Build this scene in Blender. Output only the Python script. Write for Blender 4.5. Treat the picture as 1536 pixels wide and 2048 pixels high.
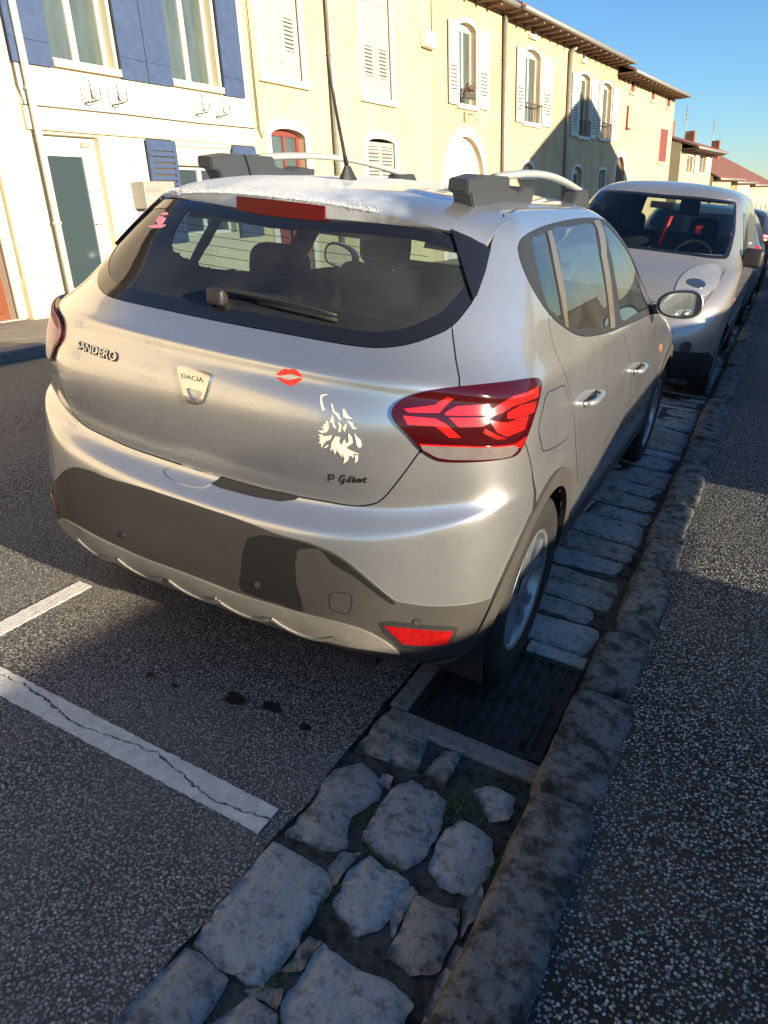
import bpy, bmesh, math, random
import numpy as np
from mathutils import Vector, Matrix, noise
from mathutils.bvhtree import BVHTree
from mathutils.geometry import delaunay_2d_cdt

for o in list(bpy.data.objects):
    bpy.data.objects.remove(o)
scn = bpy.context.scene
COL = scn.collection
random.seed(7)

# ------------------------------------------------------------------ camera
# CF = "street frame": x to the kerb, y along the street, z off the cambered carriageway.
# W turns it into the world (z = gravity): the carriageway leans towards the gutter.
W = np.array([[0.99108692, -0.00528369, 0.133112], [0.00236958, 0.99975426, 0.02204115], [-0.13319575, -0.02152927, 0.99085588]])
CC = np.array([1.32781098, -1.47994848, 1.5539285])
RC = np.array([0.88243982, 0.46354563, 0.08015864])
UC = np.array([-0.26096233, 0.34058917, 0.90327055])
FC = np.array([-0.39140596, 0.81800028, -0.4215174])
FPX = 1450.0
CW = W @ CC; RW = W @ RC; UW = W @ UC; FW = W @ FC
M4 = Matrix([[*W[0], 0], [*W[1], 0], [*W[2], 0], [0, 0, 0, 1]])
cam = bpy.data.cameras.new('camera')
cam.sensor_fit = 'VERTICAL'; cam.sensor_height = 36.0
cam.lens = FPX / 2048 * 36.0
cam.clip_start = 0.05; cam.clip_end = 2000
camo = bpy.data.objects.new('camera', cam)
COL.objects.link(camo)
camo.matrix_world = Matrix([[RW[0], UW[0], -FW[0], CW[0]], [RW[1], UW[1], -FW[1], CW[1]], [RW[2], UW[2], -FW[2], CW[2]], [0, 0, 0, 1]])
scn.camera = camo

# ------------------------------------------------------------------ light
SUN_EL = math.radians(9.5)
SUN_AZ = math.radians(12.0)          # behind the perpendicular of the street
sdir = Vector((math.cos(SUN_EL) * math.cos(SUN_AZ), -math.cos(SUN_EL) * math.sin(SUN_AZ), math.sin(SUN_EL)))
world = bpy.data.worlds.new('World'); scn.world = world
world.use_nodes = True
wn = world.node_tree
bg = wn.nodes['Background']
sky = wn.nodes.new('ShaderNodeTexSky'); sky.sky_type = 'NISHITA'
sky.sun_disc = False
sky.sun_elevation = SUN_EL
sky.sun_rotation = math.atan2(sdir.x, sdir.y)
sky.altitude = 300; sky.air_density = 1.0; sky.dust_density = 0.0; sky.ozone_density = 4.5
wn.links.new(sky.outputs[0], bg.inputs[0])
bg.inputs[1].default_value = 0.10
sun = bpy.data.lights.new('sun', 'SUN')
sun.energy = 5.0; sun.angle = math.radians(0.5); sun.color = (1.0, 0.84, 0.60)
suno = bpy.data.objects.new('sun', sun)
COL.objects.link(suno)
suno.rotation_euler = (-sdir).to_track_quat('-Z', 'Y').to_euler()
scn.view_settings.view_transform = 'Standard'
scn.view_settings.look = 'None'
scn.view_settings.exposure = 1.35
scn.view_settings.gamma = 1.0
scn.view_settings.use_curve_mapping = False
scn.render.engine = 'CYCLES'
scn.cycles.max_bounces = 8
scn.cycles.transparent_max_bounces = 12

# ------------------------------------------------------------------ helpers
def ray(px, py):
    return FC * FPX + RC * (px - 768) - UC * (py - 1024)
def prj(P):
    d = np.asarray(P, float) - CC
    z = d @ FC
    return np.stack([768 + FPX * (d @ RC) / z, 1024 - FPX * (d @ UC) / z], -1)
def onplane(px, py, ax, k):          # street frame
    d = ray(px, py); return CC + d * (k - CC[ax]) / d[ax]
def ground(px, py, h=0.0):
    return onplane(px, py, 2, h)

def add(name, verts, faces, mat, parent=None, smooth=False, normals=None, cf=False, offs=None):
    me = bpy.data.meshes.new(name)
    me.from_pydata([tuple(map(float, v)) for v in verts], [], [tuple(int(i) for i in f) for f in faces])
    if smooth:
        me.polygons.foreach_set('use_smooth', [True] * len(me.polygons))
    me.update()
    if normals is not None:
        me.normals_split_custom_set_from_vertices([tuple(map(float, n)) for n in normals])
    if mat is not None:
        me.materials.append(mat)
    return link(name, me, parent, cf)
def link(name, me, parent=None, cf=False):
    o = bpy.data.objects.new(name, me)
    COL.objects.link(o)
    if parent is not None: o.parent = parent
    if cf: o.matrix_world = M4
    return o
def tag(o, label, cat, group=None):
    o['label'] = label; o['category'] = cat
    if group: o['group'] = group
    return o
def struct(o):
    o['kind'] = 'structure'; return o
def empty(name, loc=(0, 0, 0), rotz=0.0):
    o = bpy.data.objects.new(name, None); COL.objects.link(o)
    o.location = loc; o.rotation_euler = (0, 0, rotz); o.empty_display_size = .2
    return o
def bmo(name, bm, mat, parent=None, smooth=False, cf=False):
    me = bpy.data.meshes.new(name)
    bmesh.ops.recalc_face_normals(bm, faces=bm.faces[:])
    bm.to_mesh(me); bm.free()
    if smooth: me.polygons.foreach_set('use_smooth', [True] * len(me.polygons))
    me.materials.append(mat)
    return link(name, me, parent, cf)
def bm_box(bm, x0, x1, y0, y1, z0, z1, bev=0.0, seg=2, rot=None):
    r = bmesh.ops.create_cube(bm, size=1.0)
    vs = r['verts']
    c = Vector(((x0 + x1) / 2, (y0 + y1) / 2, (z0 + z1) / 2))
    for v in vs:
        v.co = Vector((v.co.x * (x1 - x0), v.co.y * (y1 - y0), v.co.z * (z1 - z0)))
    if bev > 0:
        es = list({e for v in vs for e in v.link_edges})
        r2 = bmesh.ops.bevel(bm, geom=es, offset=bev, segments=seg, affect='EDGES', profile=.5)
        vs = list({v for f in r2['faces'] for v in f.verts} | {v for v in vs if v.is_valid})
    for v in vs:
        if rot is not None: v.co = rot @ v.co
        v.co = v.co + c
def box(name, x0, x1, y0, y1, z0, z1, mat, parent=None, bev=0.0, seg=2, rot=None, smooth=False, cf=False):
    bm = bmesh.new(); bm_box(bm, x0, x1, y0, y1, z0, z1, bev, seg, rot)
    return bmo(name, bm, mat, parent, smooth, cf)
def tube_geo(pts, rad, n=8, flat=1.0, up=Vector((0, 0, 1)), caps=True):
    pts = [Vector(p) for p in pts]
    rads = rad if hasattr(rad, '__len__') else [rad] * len(pts)
    V = []; Fc = []
    for i, p in enumerate(pts):
        t = (pts[min(i + 1, len(pts) - 1)] - pts[max(i - 1, 0)]).normalized()
        a = t.cross(up)
        if a.length < 1e-4: a = t.cross(Vector((0, 1, 0)))
        a.normalize(); b = a.cross(t)
        for k in range(n):
            th = 2 * math.pi * k / n
            V.append(p + a * math.cos(th) * rads[i] + b * math.sin(th) * rads[i] * flat)
    for i in range(len(pts) - 1):
        for k in range(n):
            Fc.append((i * n + k, i * n + (k + 1) % n, (i + 1) * n + (k + 1) % n, (i + 1) * n + k))
    if caps:
        Fc.append(tuple(range(n - 1, -1, -1))); Fc.append(tuple(range((len(pts) - 1) * n, len(pts) * n)))
    return V, Fc
def tube(name, pts, rad, mat, parent=None, n=8, flat=1.0, cf=False):
    V, Fc = tube_geo(pts, rad, n, flat)
    return add(name, V, Fc, mat, parent, smooth=True, cf=cf)
def inpoly(p, poly):
    x, y = p; ins = False; n = len(poly); j = n - 1
    for i in range(n):
        xi, yi = poly[i]; xj, yj = poly[j]
        if (yi > y) != (yj > y) and x < (xj - xi) * (y - yi) / (yj - yi + 1e-15) + xi: ins = not ins
        j = i
    return ins
def smooth_line(pts, n=6, closed=False):
    P = [np.array(p, float) for p in pts]
    if len(P) < 3: return [tuple(p) for p in P]
    out = []; m = len(P); rng = range(m if closed else m - 1)
    for i in rng:
        p0 = P[(i - 1) % m] if closed or i > 0 else 2 * P[0] - P[1]
        p1 = P[i]; p2 = P[(i + 1) % m]
        p3 = P[(i + 2) % m] if closed or i + 2 < m else 2 * P[-1] - P[-2]
        for k in range(n):
            t = k / n
            out.append(tuple(.5 * ((2 * p1) + (-p0 + p2) * t + (2 * p0 - 5 * p1 + 4 * p2 - p3) * t * t + (-p0 + 3 * p1 - 3 * p2 + p3) * t ** 3)))
    if not closed: out.append(tuple(P[-1]))
    return out
def cdt(loops, pts):
    """loops: outer first, then holes; pts: inner points. -> (verts2d, tris)"""
    V = []; E = []
    for L in loops:
        b = len(V)
        for p in L: V.append(Vector((p[0], p[1])))
        E += [(b + i, b + (i + 1) % len(L)) for i in range(len(L))]
    for p in pts: V.append(Vector((p[0], p[1])))
    vo, eo, fo, ov, *_ = delaunay_2d_cdt(V, E, [], 0, 1e-7)
    inv = {}
    for i, l in enumerate(ov):
        for k in l: inv[k] = i
    T = []
    for f in fo:
        c = (sum(vo[i][0] for i in f) / len(f), sum(vo[i][1] for i in f) / len(f))
        if inpoly(c, loops[0]) and not any(inpoly(c, h) for h in loops[1:]):
            a = vo[f[0]]; b = vo[f[1]]; d = vo[f[2]]
            T.append(tuple(f) if (b[0] - a[0]) * (d[1] - a[1]) - (b[1] - a[1]) * (d[0] - a[0]) > 0 else tuple(f)[::-1])
    LI = []; b = 0
    for L in loops:
        LI.append([inv[b + i] for i in range(len(L))]); b += len(L)
    return [(v[0], v[1]) for v in vo], T, LI

# ------------------------------------------------------------------ materials
def nodes(m):
    nt = m.node_tree; return nt, nt.nodes['Principled BSDF']
def mat(name, col, rough=.6, metal=0.0, coat=0.0, var=0.0, vscale=4.0, bump=0.0, bscale=60.0, spec=.5, col2=None, detail=6, coat_rough=.04):
    m = bpy.data.materials.new(name); m.use_nodes = True
    nt, b = nodes(m)
    b.inputs['Base Color'].default_value = (*col, 1)
    b.inputs['Roughness'].default_value = rough
    b.inputs['Metallic'].default_value = metal
    b.inputs['Coat Weight'].default_value = coat
    b.inputs['Coat Roughness'].default_value = coat_rough
    b.inputs['Specular IOR Level'].default_value = spec
    if var > 0 or bump > 0:
        tc = nt.nodes.new('ShaderNodeTexCoord')
    if var > 0:
        n1 = nt.nodes.new('ShaderNodeTexNoise'); n1.inputs['Scale'].default_value = vscale; n1.inputs['Detail'].default_value = detail
        n1.inputs['Roughness'].default_value = .62
        nt.links.new(tc.outputs['Object'], n1.inputs['Vector'])
        mr = nt.nodes.new('ShaderNodeMapRange'); mr.inputs[1].default_value = .32; mr.inputs[2].default_value = .68
        nt.links.new(n1.outputs[0], mr.inputs[0])
        mx = nt.nodes.new('ShaderNodeMix'); mx.data_type = 'RGBA'
        c2 = col2 if col2 else tuple(max(0, c * (1 - var)) for c in col)
        mx.inputs[6].default_value = (*col, 1); mx.inputs[7].default_value = (*c2, 1)
        nt.links.new(mr.outputs[0], mx.inputs[0]); nt.links.new(mx.outputs[2], b.inputs['Base Color'])
    if bump > 0:
        n2 = nt.nodes.new('ShaderNodeTexNoise'); n2.inputs['Scale'].default_value = bscale; n2.inputs['Detail'].default_value = 5
        nt.links.new(tc.outputs['Object'], n2.inputs['Vector'])
        bp = nt.nodes.new('ShaderNodeBump'); bp.inputs['Strength'].default_value = bump; bp.inputs['Distance'].default_value = .01
        nt.links.new(n2.outputs[0], bp.inputs['Height']); nt.links.new(bp.outputs[0], b.inputs['Normal'])
    return m
def render_wall(name, col, stain, amt=.5):
    m = mat(name, col, .92, bump=.3, bscale=26)
    nt, b = nodes(m); L = nt.links.new; tc = nt.nodes.new('ShaderNodeTexCoord')
    mp = nt.nodes.new('ShaderNodeMapping'); mp.inputs['Scale'].default_value = (1.0, 1.0, .22); L(tc.outputs['Object'], mp.inputs[0])
    n1 = nt.nodes.new('ShaderNodeTexNoise'); n1.inputs['Scale'].default_value = 1.6; n1.inputs['Detail'].default_value = 9; n1.inputs['Roughness'].default_value = .68; L(mp.outputs[0], n1.inputs['Vector'])
    n2 = nt.nodes.new('ShaderNodeTexNoise'); n2.inputs['Scale'].default_value = .5; n2.inputs['Detail'].default_value = 8; n2.inputs['Roughness'].default_value = .7; L(tc.outputs['Object'], n2.inputs['Vector'])
    r1 = nt.nodes.new('ShaderNodeMapRange'); r1.inputs[1].default_value = .48; r1.inputs[2].default_value = .75; r1.inputs[4].default_value = amt; L(n1.outputs[0], r1.inputs[0])
    r2 = nt.nodes.new('ShaderNodeMapRange'); r2.inputs[1].default_value = .45; r2.inputs[2].default_value = .70; r2.inputs[4].default_value = amt * .8; L(n2.outputs[0], r2.inputs[0])
    a = nt.nodes.new('ShaderNodeMix'); a.data_type = 'RGBA'; a.inputs[6].default_value = (*col, 1); a.inputs[7].default_value = (*stain, 1); L(r1.outputs[0], a.inputs[0])
    c = nt.nodes.new('ShaderNodeMix'); c.data_type = 'RGBA'; L(a.outputs[2], c.inputs[6]); c.inputs[7].default_value = (*[q * .8 for q in stain], 1); L(r2.outputs[0], c.inputs[0])
    L(c.outputs[2], b.inputs['Base Color'])
    return m
def glass(name, tint, ior=1.5, rough=.0, dust=0.0):
    m = bpy.data.materials.new(name); m.use_nodes = True
    nt = m.node_tree
    for n in list(nt.nodes):
        if n.type != 'OUTPUT_MATERIAL': nt.nodes.remove(n)
    out = [n for n in nt.nodes if n.type == 'OUTPUT_MATERIAL'][0]
    tr = nt.nodes.new('ShaderNodeBsdfTransparent'); tr.inputs[0].default_value = (*tint, 1)
    gl = nt.nodes.new('ShaderNodeBsdfGlossy'); gl.inputs['Roughness'].default_value = rough
    gl.inputs[0].default_value = (.95, .97, 1, 1)
    fr = nt.nodes.new('ShaderNodeFresnel')
    ge = nt.nodes.new('ShaderNodeNewGeometry'); mr = nt.nodes.new('ShaderNodeMapRange')
    mr.inputs[3].default_value = ior; mr.inputs[4].default_value = 1 / ior
    nt.links.new(ge.outputs['Backfacing'], mr.inputs[0]); nt.links.new(mr.outputs[0], fr.inputs[0])
    mx = nt.nodes.new('ShaderNodeMixShader')
    nt.links.new(fr.outputs[0], mx.inputs[0]); nt.links.new(tr.outputs[0], mx.inputs[1]); nt.links.new(gl.outputs[0], mx.inputs[2])
    if dust:
        df = nt.nodes.new('ShaderNodeBsdfDiffuse'); df.inputs[0].default_value = (.55, .54, .52, 1)
        tc = nt.nodes.new('ShaderNodeTexCoord'); nz = nt.nodes.new('ShaderNodeTexNoise'); nz.inputs['Scale'].default_value = 5; nz.inputs['Detail'].default_value = 9
        nt.links.new(tc.outputs['Object'], nz.inputs['Vector'])
        r = nt.nodes.new('ShaderNodeMapRange'); r.inputs[1].default_value = .3; r.inputs[2].default_value = .7; r.inputs[3].default_value = dust * .5; r.inputs[4].default_value = dust * 1.5
        nt.links.new(nz.outputs[0], r.inputs[0])
        m2 = nt.nodes.new('ShaderNodeMixShader'); nt.links.new(r.outputs[0], m2.inputs[0]); nt.links.new(mx.outputs[0], m2.inputs[1]); nt.links.new(df.outputs[0], m2.inputs[2]); mx = m2
    nt.links.new(mx.outputs[0], out.inputs[0])
    return m
def aggregate(name, base, stones, scale, fill=.36, bump=.6, patch=None, pscale=1.2, rough=.85):
    """dark binder with pale chippings (voronoi cells), worn patches"""
    m = bpy.data.materials.new(name); m.use_nodes = True
    nt, b = nodes(m); L = nt.links.new
    tc = nt.nodes.new('ShaderNodeTexCoord')
    nz = nt.nodes.new('ShaderNodeTexNoise'); nz.inputs['Scale'].default_value = scale * .9
    L(tc.outputs['Object'], nz.inputs['Vector'])
    dis = nt.nodes.new('ShaderNodeVectorMath'); dis.operation = 'SCALE'; dis.inputs['Scale'].default_value = .8 / scale
    L(nz.outputs['Color'], dis.inputs[0])
    ad = nt.nodes.new('ShaderNodeVectorMath'); L(tc.outputs['Object'], ad.inputs[0]); L(dis.outputs[0], ad.inputs[1])
    vo = nt.nodes.new('ShaderNodeTexVoronoi'); vo.inputs['Scale'].default_value = scale; vo.inputs['Randomness'].default_value = 1
    L(ad.outputs[0], vo.inputs['Vector'])
    sep = nt.nodes.new('ShaderNodeSeparateColor'); L(vo.outputs['Color'], sep.inputs[0])
    cr = nt.nodes.new('ShaderNodeValToRGB'); cr.color_ramp.interpolation = 'LINEAR'
    els = cr.color_ramp.elements
    els[0].position = 0; els[0].color = (*stones[0], 1); els[1].position = 1; els[1].color = (*stones[-1], 1)
    for i, s in enumerate(stones[1:-1]):
        e = els.new((i + 1) / (len(stones) - 1)); e.color = (*s, 1)
    L(sep.outputs[0], cr.inputs[0])
    mr = nt.nodes.new('ShaderNodeMapRange'); mr.inputs[1].default_value = fill; mr.inputs[2].default_value = fill + .12
    mr.inputs[3].default_value = 1; mr.inputs[4].default_value = 0
    L(vo.outputs['Distance'], mr.inputs[0])
    mx = nt.nodes.new('ShaderNodeMix'); mx.data_type = 'RGBA'
    mx.inputs[6].default_value = (*base, 1); L(cr.outputs[0], mx.inputs[7]); L(mr.outputs[0], mx.inputs[0])
    n2 = nt.nodes.new('ShaderNodeTexNoise'); n2.inputs['Scale'].default_value = pscale; n2.inputs['Detail'].default_value = 7; n2.inputs['Roughness'].default_value = .6
    L(tc.outputs['Object'], n2.inputs['Vector'])
    mr2 = nt.nodes.new('ShaderNodeMapRange'); mr2.inputs[1].default_value = .42; mr2.inputs[2].default_value = .72; mr2.inputs[4].default_value = .65
    L(n2.outputs[0], mr2.inputs[0])
    mx2 = nt.nodes.new('ShaderNodeMix'); mx2.data_type = 'RGBA'
    L(mr2.outputs[0], mx2.inputs[0]); L(mx.outputs[2], mx2.inputs[6]); mx2.inputs[7].default_value = (*(patch or base), 1)
    L(mx2.outputs[2], b.inputs['Base Color'])
    b.inputs['Roughness'].default_value = rough; b.inputs['Specular IOR Level'].default_value = .3
    iv = nt.nodes.new('ShaderNodeMath'); iv.operation = 'MULTIPLY_ADD'; iv.inputs[1].default_value = -1; iv.inputs[2].default_value = 1
    L(vo.outputs['Distance'], iv.inputs[0])
    bp = nt.nodes.new('ShaderNodeBump'); bp.inputs['Strength'].default_value = bump; bp.inputs['Distance'].default_value = .5 / scale
    L(iv.outputs[0], bp.inputs['Height']); L(bp.outputs[0], b.inputs['Normal'])
    return m

def rock(name, col, dark, pale, rough=.88, blot=.5, bump=.9):
    m = bpy.data.materials.new(name); m.use_nodes = True
    nt, b = nodes(m); L = nt.links.new; tc = nt.nodes.new('ShaderNodeTexCoord')
    def nz(sc, det, ro=.65):
        n = nt.nodes.new('ShaderNodeTexNoise'); n.inputs['Scale'].default_value = sc; n.inputs['Detail'].default_value = det; n.inputs['Roughness'].default_value = ro
        L(tc.outputs['Object'], n.inputs['Vector']); return n.outputs[0]
    def rng(x, a, c, d=0, e=1):
        r = nt.nodes.new('ShaderNodeMapRange'); r.inputs[1].default_value = a; r.inputs[2].default_value = c; r.inputs[3].default_value = d; r.inputs[4].default_value = e
        L(x, r.inputs[0]); return r.outputs[0]
    def mx(f, a, c):
        n = nt.nodes.new('ShaderNodeMix'); n.data_type = 'RGBA'; L(f, n.inputs[0])
        for k, v in ((6, a), (7, c)):
            if isinstance(v, tuple): n.inputs[k].default_value = (*v, 1)
            else: L(v, n.inputs[k])
        return n.outputs[2]
    big = nz(14, 8); fine = nz(120, 6, .7); mid = nz(38, 6, .7)
    c = mx(rng(fine, .30, .70), col, pale)
    c = mx(rng(mid, .50, .66, 0, .85), c, dark)
    c = mx(rng(big, 1 - blot, 1 - blot + .14, 0, .9), c, dark)
    L(c, b.inputs['Base Color']); b.inputs['Roughness'].default_value = rough; b.inputs['Specular IOR Level'].default_value = .25
    ad = nt.nodes.new('ShaderNodeMath'); ad.operation = 'MULTIPLY_ADD'; L(fine, ad.inputs[0]); ad.inputs[1].default_value = .45; L(mid, ad.inputs[2])
    bp = nt.nodes.new('ShaderNodeBump'); bp.inputs['Strength'].default_value = bump; bp.inputs['Distance'].default_value = .012
    L(ad.outputs[0], bp.inputs['Height']); L(bp.outputs[0], b.inputs['Normal'])
    return m
MT = {}
MT['asphalt'] = aggregate('asphalt', (.05, .049, .047), [(.09, .087, .084), (.24, .228, .212), (.34, .32, .295), (.13, .126, .12), (.52, .48, .44)], 125, .42, .6, (.16, .152, .142), 1.3)
MT['chippings'] = aggregate('chippings', (.017, .017, .017), [(.05, .05, .05), (.28, .28, .275), (.52, .51, .49), (.08, .08, .08), (.38, .37, .35)], 105, .35, .9, (.075, .077, .07), 1.3)
MT['stone_a'] = rock('stone_a', (.30, .31, .31), (.13, .133, .13), (.43, .43, .42), blot=.36)
MT['stone_b'] = rock('stone_b', (.25, .25, .245), (.085, .087, .085), (.36, .36, .35), blot=.45)
MT['stone_c'] = rock('stone_c', (.25, .225, .195), (.065, .06, .055), (.36, .33, .29), blot=.48)
MT['kerb'] = rock('kerb_stone', (.125, .125, .12), (.022, .023, .022), (.22, .22, .21), blot=.54, bump=1.0)
MT['soil'] = rock('joint_fill', (.05, .048, .044), (.014, .013, .011), (.10, .10, .095), blot=.52)
MT['cement'] = rock('cement', (.17, .165, .16), (.07, .068, .065), (.23, .22, .21), blot=.4, bump=.6)
MT['iron'] = mat('iron', (.03, .028, .026), .65, metal=.5, var=.4, vscale=20, bump=.3)
MT['mark'] = mat('mark', (.70, .69, .65), .7, var=.30, vscale=25, bump=.5, bscale=140)
MT['moss'] = mat('moss', (.09, .13, .04), .9, var=.5, vscale=60)
MT['field'] = mat('field', (.06, .065, .04), .95, var=.4, vscale=.2)
MT['pav_left'] = mat('pav_left', (.30, .27, .22), .9, var=.35, vscale=3, bump=.5, bscale=60)
# ------------------------------------------------------------------ ground (street frame)
def sheet(name, xs, ys, zf, m, cf=True, jit=None):
    V = []; Fc = []
    for j, y in enumerate(ys):
        for i, x in enumerate(xs):
            xx = x + (jit(i, j, y) if jit else 0)
            V.append((xx, y, zf(x, y)))
    nx = len(xs)
    for j in range(len(ys) - 1):
        for i in range(nx - 1):
            a = j * nx + i; Fc.append((a, a + 1, a + 1 + nx, a + nx))
    return add(name, V, Fc, m, smooth=True, cf=cf)
def zroad(x, y=0):
    if x > -1.7: return 0.0
    t = min(1, (-1.7 - x) / 1.2)
    s = t * t * (3 - 2 * t) * .5 * 1.2 if t < 1 else .6 + (-2.9 - x)
    return -.176 * s
ROADX = [-5.62, -5, -4.2, -3.5, -3.1, -2.7, -2.3, -1.9, -1.5, -1, -.5, 0, .3, .575]
yn = list(np.arange(-3, 3.01, .12)) 
YS = [-40, -25, -15, -9, -5] + yn + [4, 5.5, 7, 9, 12, 16, 22, 30, 45, 65, 95, 140]
def edge_jit(i, j, y):
    return (noise.noise(Vector((y * 6, 3.1, 0))) * .022) if i == len(ROADX) - 1 else 0
road = struct(sheet('road', ROADX, YS, zroad, MT['asphalt'], jit=edge_jit))
struct(sheet('gutter_bed', list(np.linspace(.5, 1.3, 14)), list(np.arange(-1.5, 3, .07)) + list(np.arange(3, 30.1, .6)), lambda x, y: -.008 + .004 * noise.noise(Vector((x * 9, y * 9, 1))), MT['soil']))
pav = struct(sheet('pavement', [1.27, 1.6, 2.2, 3.2, 5.2], [-40, -10, -4] + list(np.arange(-2, 3, .5)) + [4, 8, 15, 30, 60, 120],
             lambda x, y: .068 + .10 * (x - 1.27) + (.004 * noise.noise(Vector((x * 3, y * 2, 0)))), MT['chippings']))
zl = lambda x: -.455 - (-5.62 - x) * .125
struct(sheet('far_pavement', [-9.2, -7.5, -6.5, -5.76], [-40, -20, -5, 0, 3, 6, 10, 20, 40, 80, 130], lambda x, y: zl(x), MT['pav_left']))
big = struct(sheet('ground', [-500, -50, 0, 50, 500], [-300, -50, 0, 60, 200, 900], lambda x, y: -3.4, MT['field'], cf=False))

# road markings: white strips split by a long crack
def marking(name, ctr, half, axis, a0, a1, seed, label):
    rnd = random.Random(seed)
    n = 150 if axis == 0 else 60; V = []; Fc = []
    off = 0.0; crack = []
    for i in range(n + 1):
        off += rnd.uniform(-1, 1) * half * .11; off *= .95
        crack.append(off + half * .25 * math.sin(i * .11 + seed) + rnd.uniform(-1, 1) * half * .035)
    h = .004
    ed = lambda s, i: s * (half + rnd.uniform(-.0022, .0012) + .003 * noise.noise(Vector((i * .25, s * 3.0 + seed, 1))))
    rows = []
    for i in range(n + 1):
        a = a0 + (a1 - a0) * i / n
        w = max(.0008, (.0085 * abs(noise.noise(Vector((i * .21, seed, 0)))) + .0024 + rnd.uniform(-.0014, .0014)) * (1 if seed == 3 else .5))
        rows.append((a, ed(-1, i), crack[i] - w, crack[i] + w, ed(1, i)))
    for (a, e0, c0, c1, e1) in rows:
        for t in (e0, c0, c1, e1):
            for z in (h, .0005):
                V.append((a, ctr + t, z) if axis == 0 else (ctr + t, a, z))
    for i in range(n):
        b = i * 8; d = b + 8
        for k in (0, 4):
            Fc += [(b + k, b + k + 2, d + k + 2, d + k), (b + k + 2, b + k + 3, d + k + 3, d + k + 2), (b + k + 1, b + k, d + k, d + k + 1)]
    o = add(name, V, Fc, MT['mark'], cf=True)
    bm = bmesh.new(); bm.from_mesh(o.data); bmesh.ops.recalc_face_normals(bm, faces=bm.faces[:]); bm.to_mesh(o.data); bm.free()
    tag(o, label, 'road marking')
    return o
marking('road_marking', -.345, .046, 0, -.80, .532, 3, 'cracked white line running from the gutter across the road')
marking('road_marking', -.752, .034, 1, -.292, .213, 11, 'short sunlit white line ending beside the rear bumper')

def blot(name, c, r, m, seed, label):
    rs = random.Random(seed); n = 26; L = []
    for k in range(n):
        a = 2 * math.pi * k / n; q = r * (1 + .45 * noise.noise(Vector((math.cos(a) * 1.7 + seed, math.sin(a) * 1.7, 0))) + rs.uniform(-.08, .08)); L.append((c[0] + q * math.cos(a), c[1] + q * math.sin(a) * .8, .0022))
    return add(name, L, [tuple(range(n))], m, road)
MT['oil'] = mat('oil_stain', (.012, .012, .013), .55)
for k, (px, py, r) in enumerate(((470, 1398, .035), (545, 1415, .03), (300, 1350, .016), (610, 1455, .018), (350, 1372, .012))):
    blot('oil_stain', ground(px, py)[:2], r, MT['oil'], k + 1, '')
# stones -----------------------------------------------------------
def stone(name, poly, h, m, parent, dome=.012, grid=.028, rough=.006, z0=-.03, seed=0, tilt=(0, 0)):
    rs = random.Random(seed * 13 + 1); pp = [np.array(p, float) for p in poly]; out = []
    for i in range(len(pp)):           # chipped corners and broken edges
        a, b, c_ = pp[i - 1], pp[i], pp[(i + 1) % len(pp)]
        out += [tuple(b + (a - b) * .14), tuple(b + ((a - b) + (c_ - b)) * .02), tuple(b + (c_ - b) * .14)]
        d = c_ - b; ln = np.linalg.norm(d); nn = np.array([-d[1], d[0]]) / (ln + 1e-9)
        for t in ((.38, .62) if ln > .06 else (.5,)): out.append(tuple(b + d * t + nn * rs.uniform(-1, 1) * min(.007, ln * .06)))
    poly = out
    A = np.array(poly); mn = A.min(0); mx = A.max(0); c = A.mean(0)
    inner = []
    for x in np.arange(mn[0] + grid / 2, mx[0], grid):
        for y in np.arange(mn[1] + grid / 2, mx[1], grid):
            if inpoly((x, y), poly) and min(np.hypot(*(A - (x, y)).T)) > grid * .55: inner.append((x, y))
    V2, T, LI = cdt([poly], inner); LI = LI[0]
    V = []
    for x, y in V2:
        d = min(np.hypot(*(A - (x, y)).T))
        e = min(1, d / .016)
        z = h - .009 * (1 - e) ** 2 + dome * min(1, d / .06) * .25 + rough * noise.noise(Vector((x * 22 + seed * 3.7, y * 22, seed))) + rough * .6 * noise.noise(Vector((x * 55, y * 55 + seed, 2)))
        z += tilt[0] * (x - c[0]) + tilt[1] * (y - c[1])
        V.append((x, y, z))
    nb = len(poly); b = len(V)
    Fc = list(T)
    for i in range(nb):
        x, y = V2[LI[i]]; cx, cy = c
        V.append((x + (x - cx) * .03, y + (y - cy) * .03, z0))
    for i in range(nb):
        j = (i + 1) % nb; Fc.append((LI[i], b + i, b + j, LI[j]))
    o = add(name, V, Fc, m, parent, smooth=True)
    return o
gut = empty('gutter'); gut.matrix_world = M4; struct(gut)
K = 1.536
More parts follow.
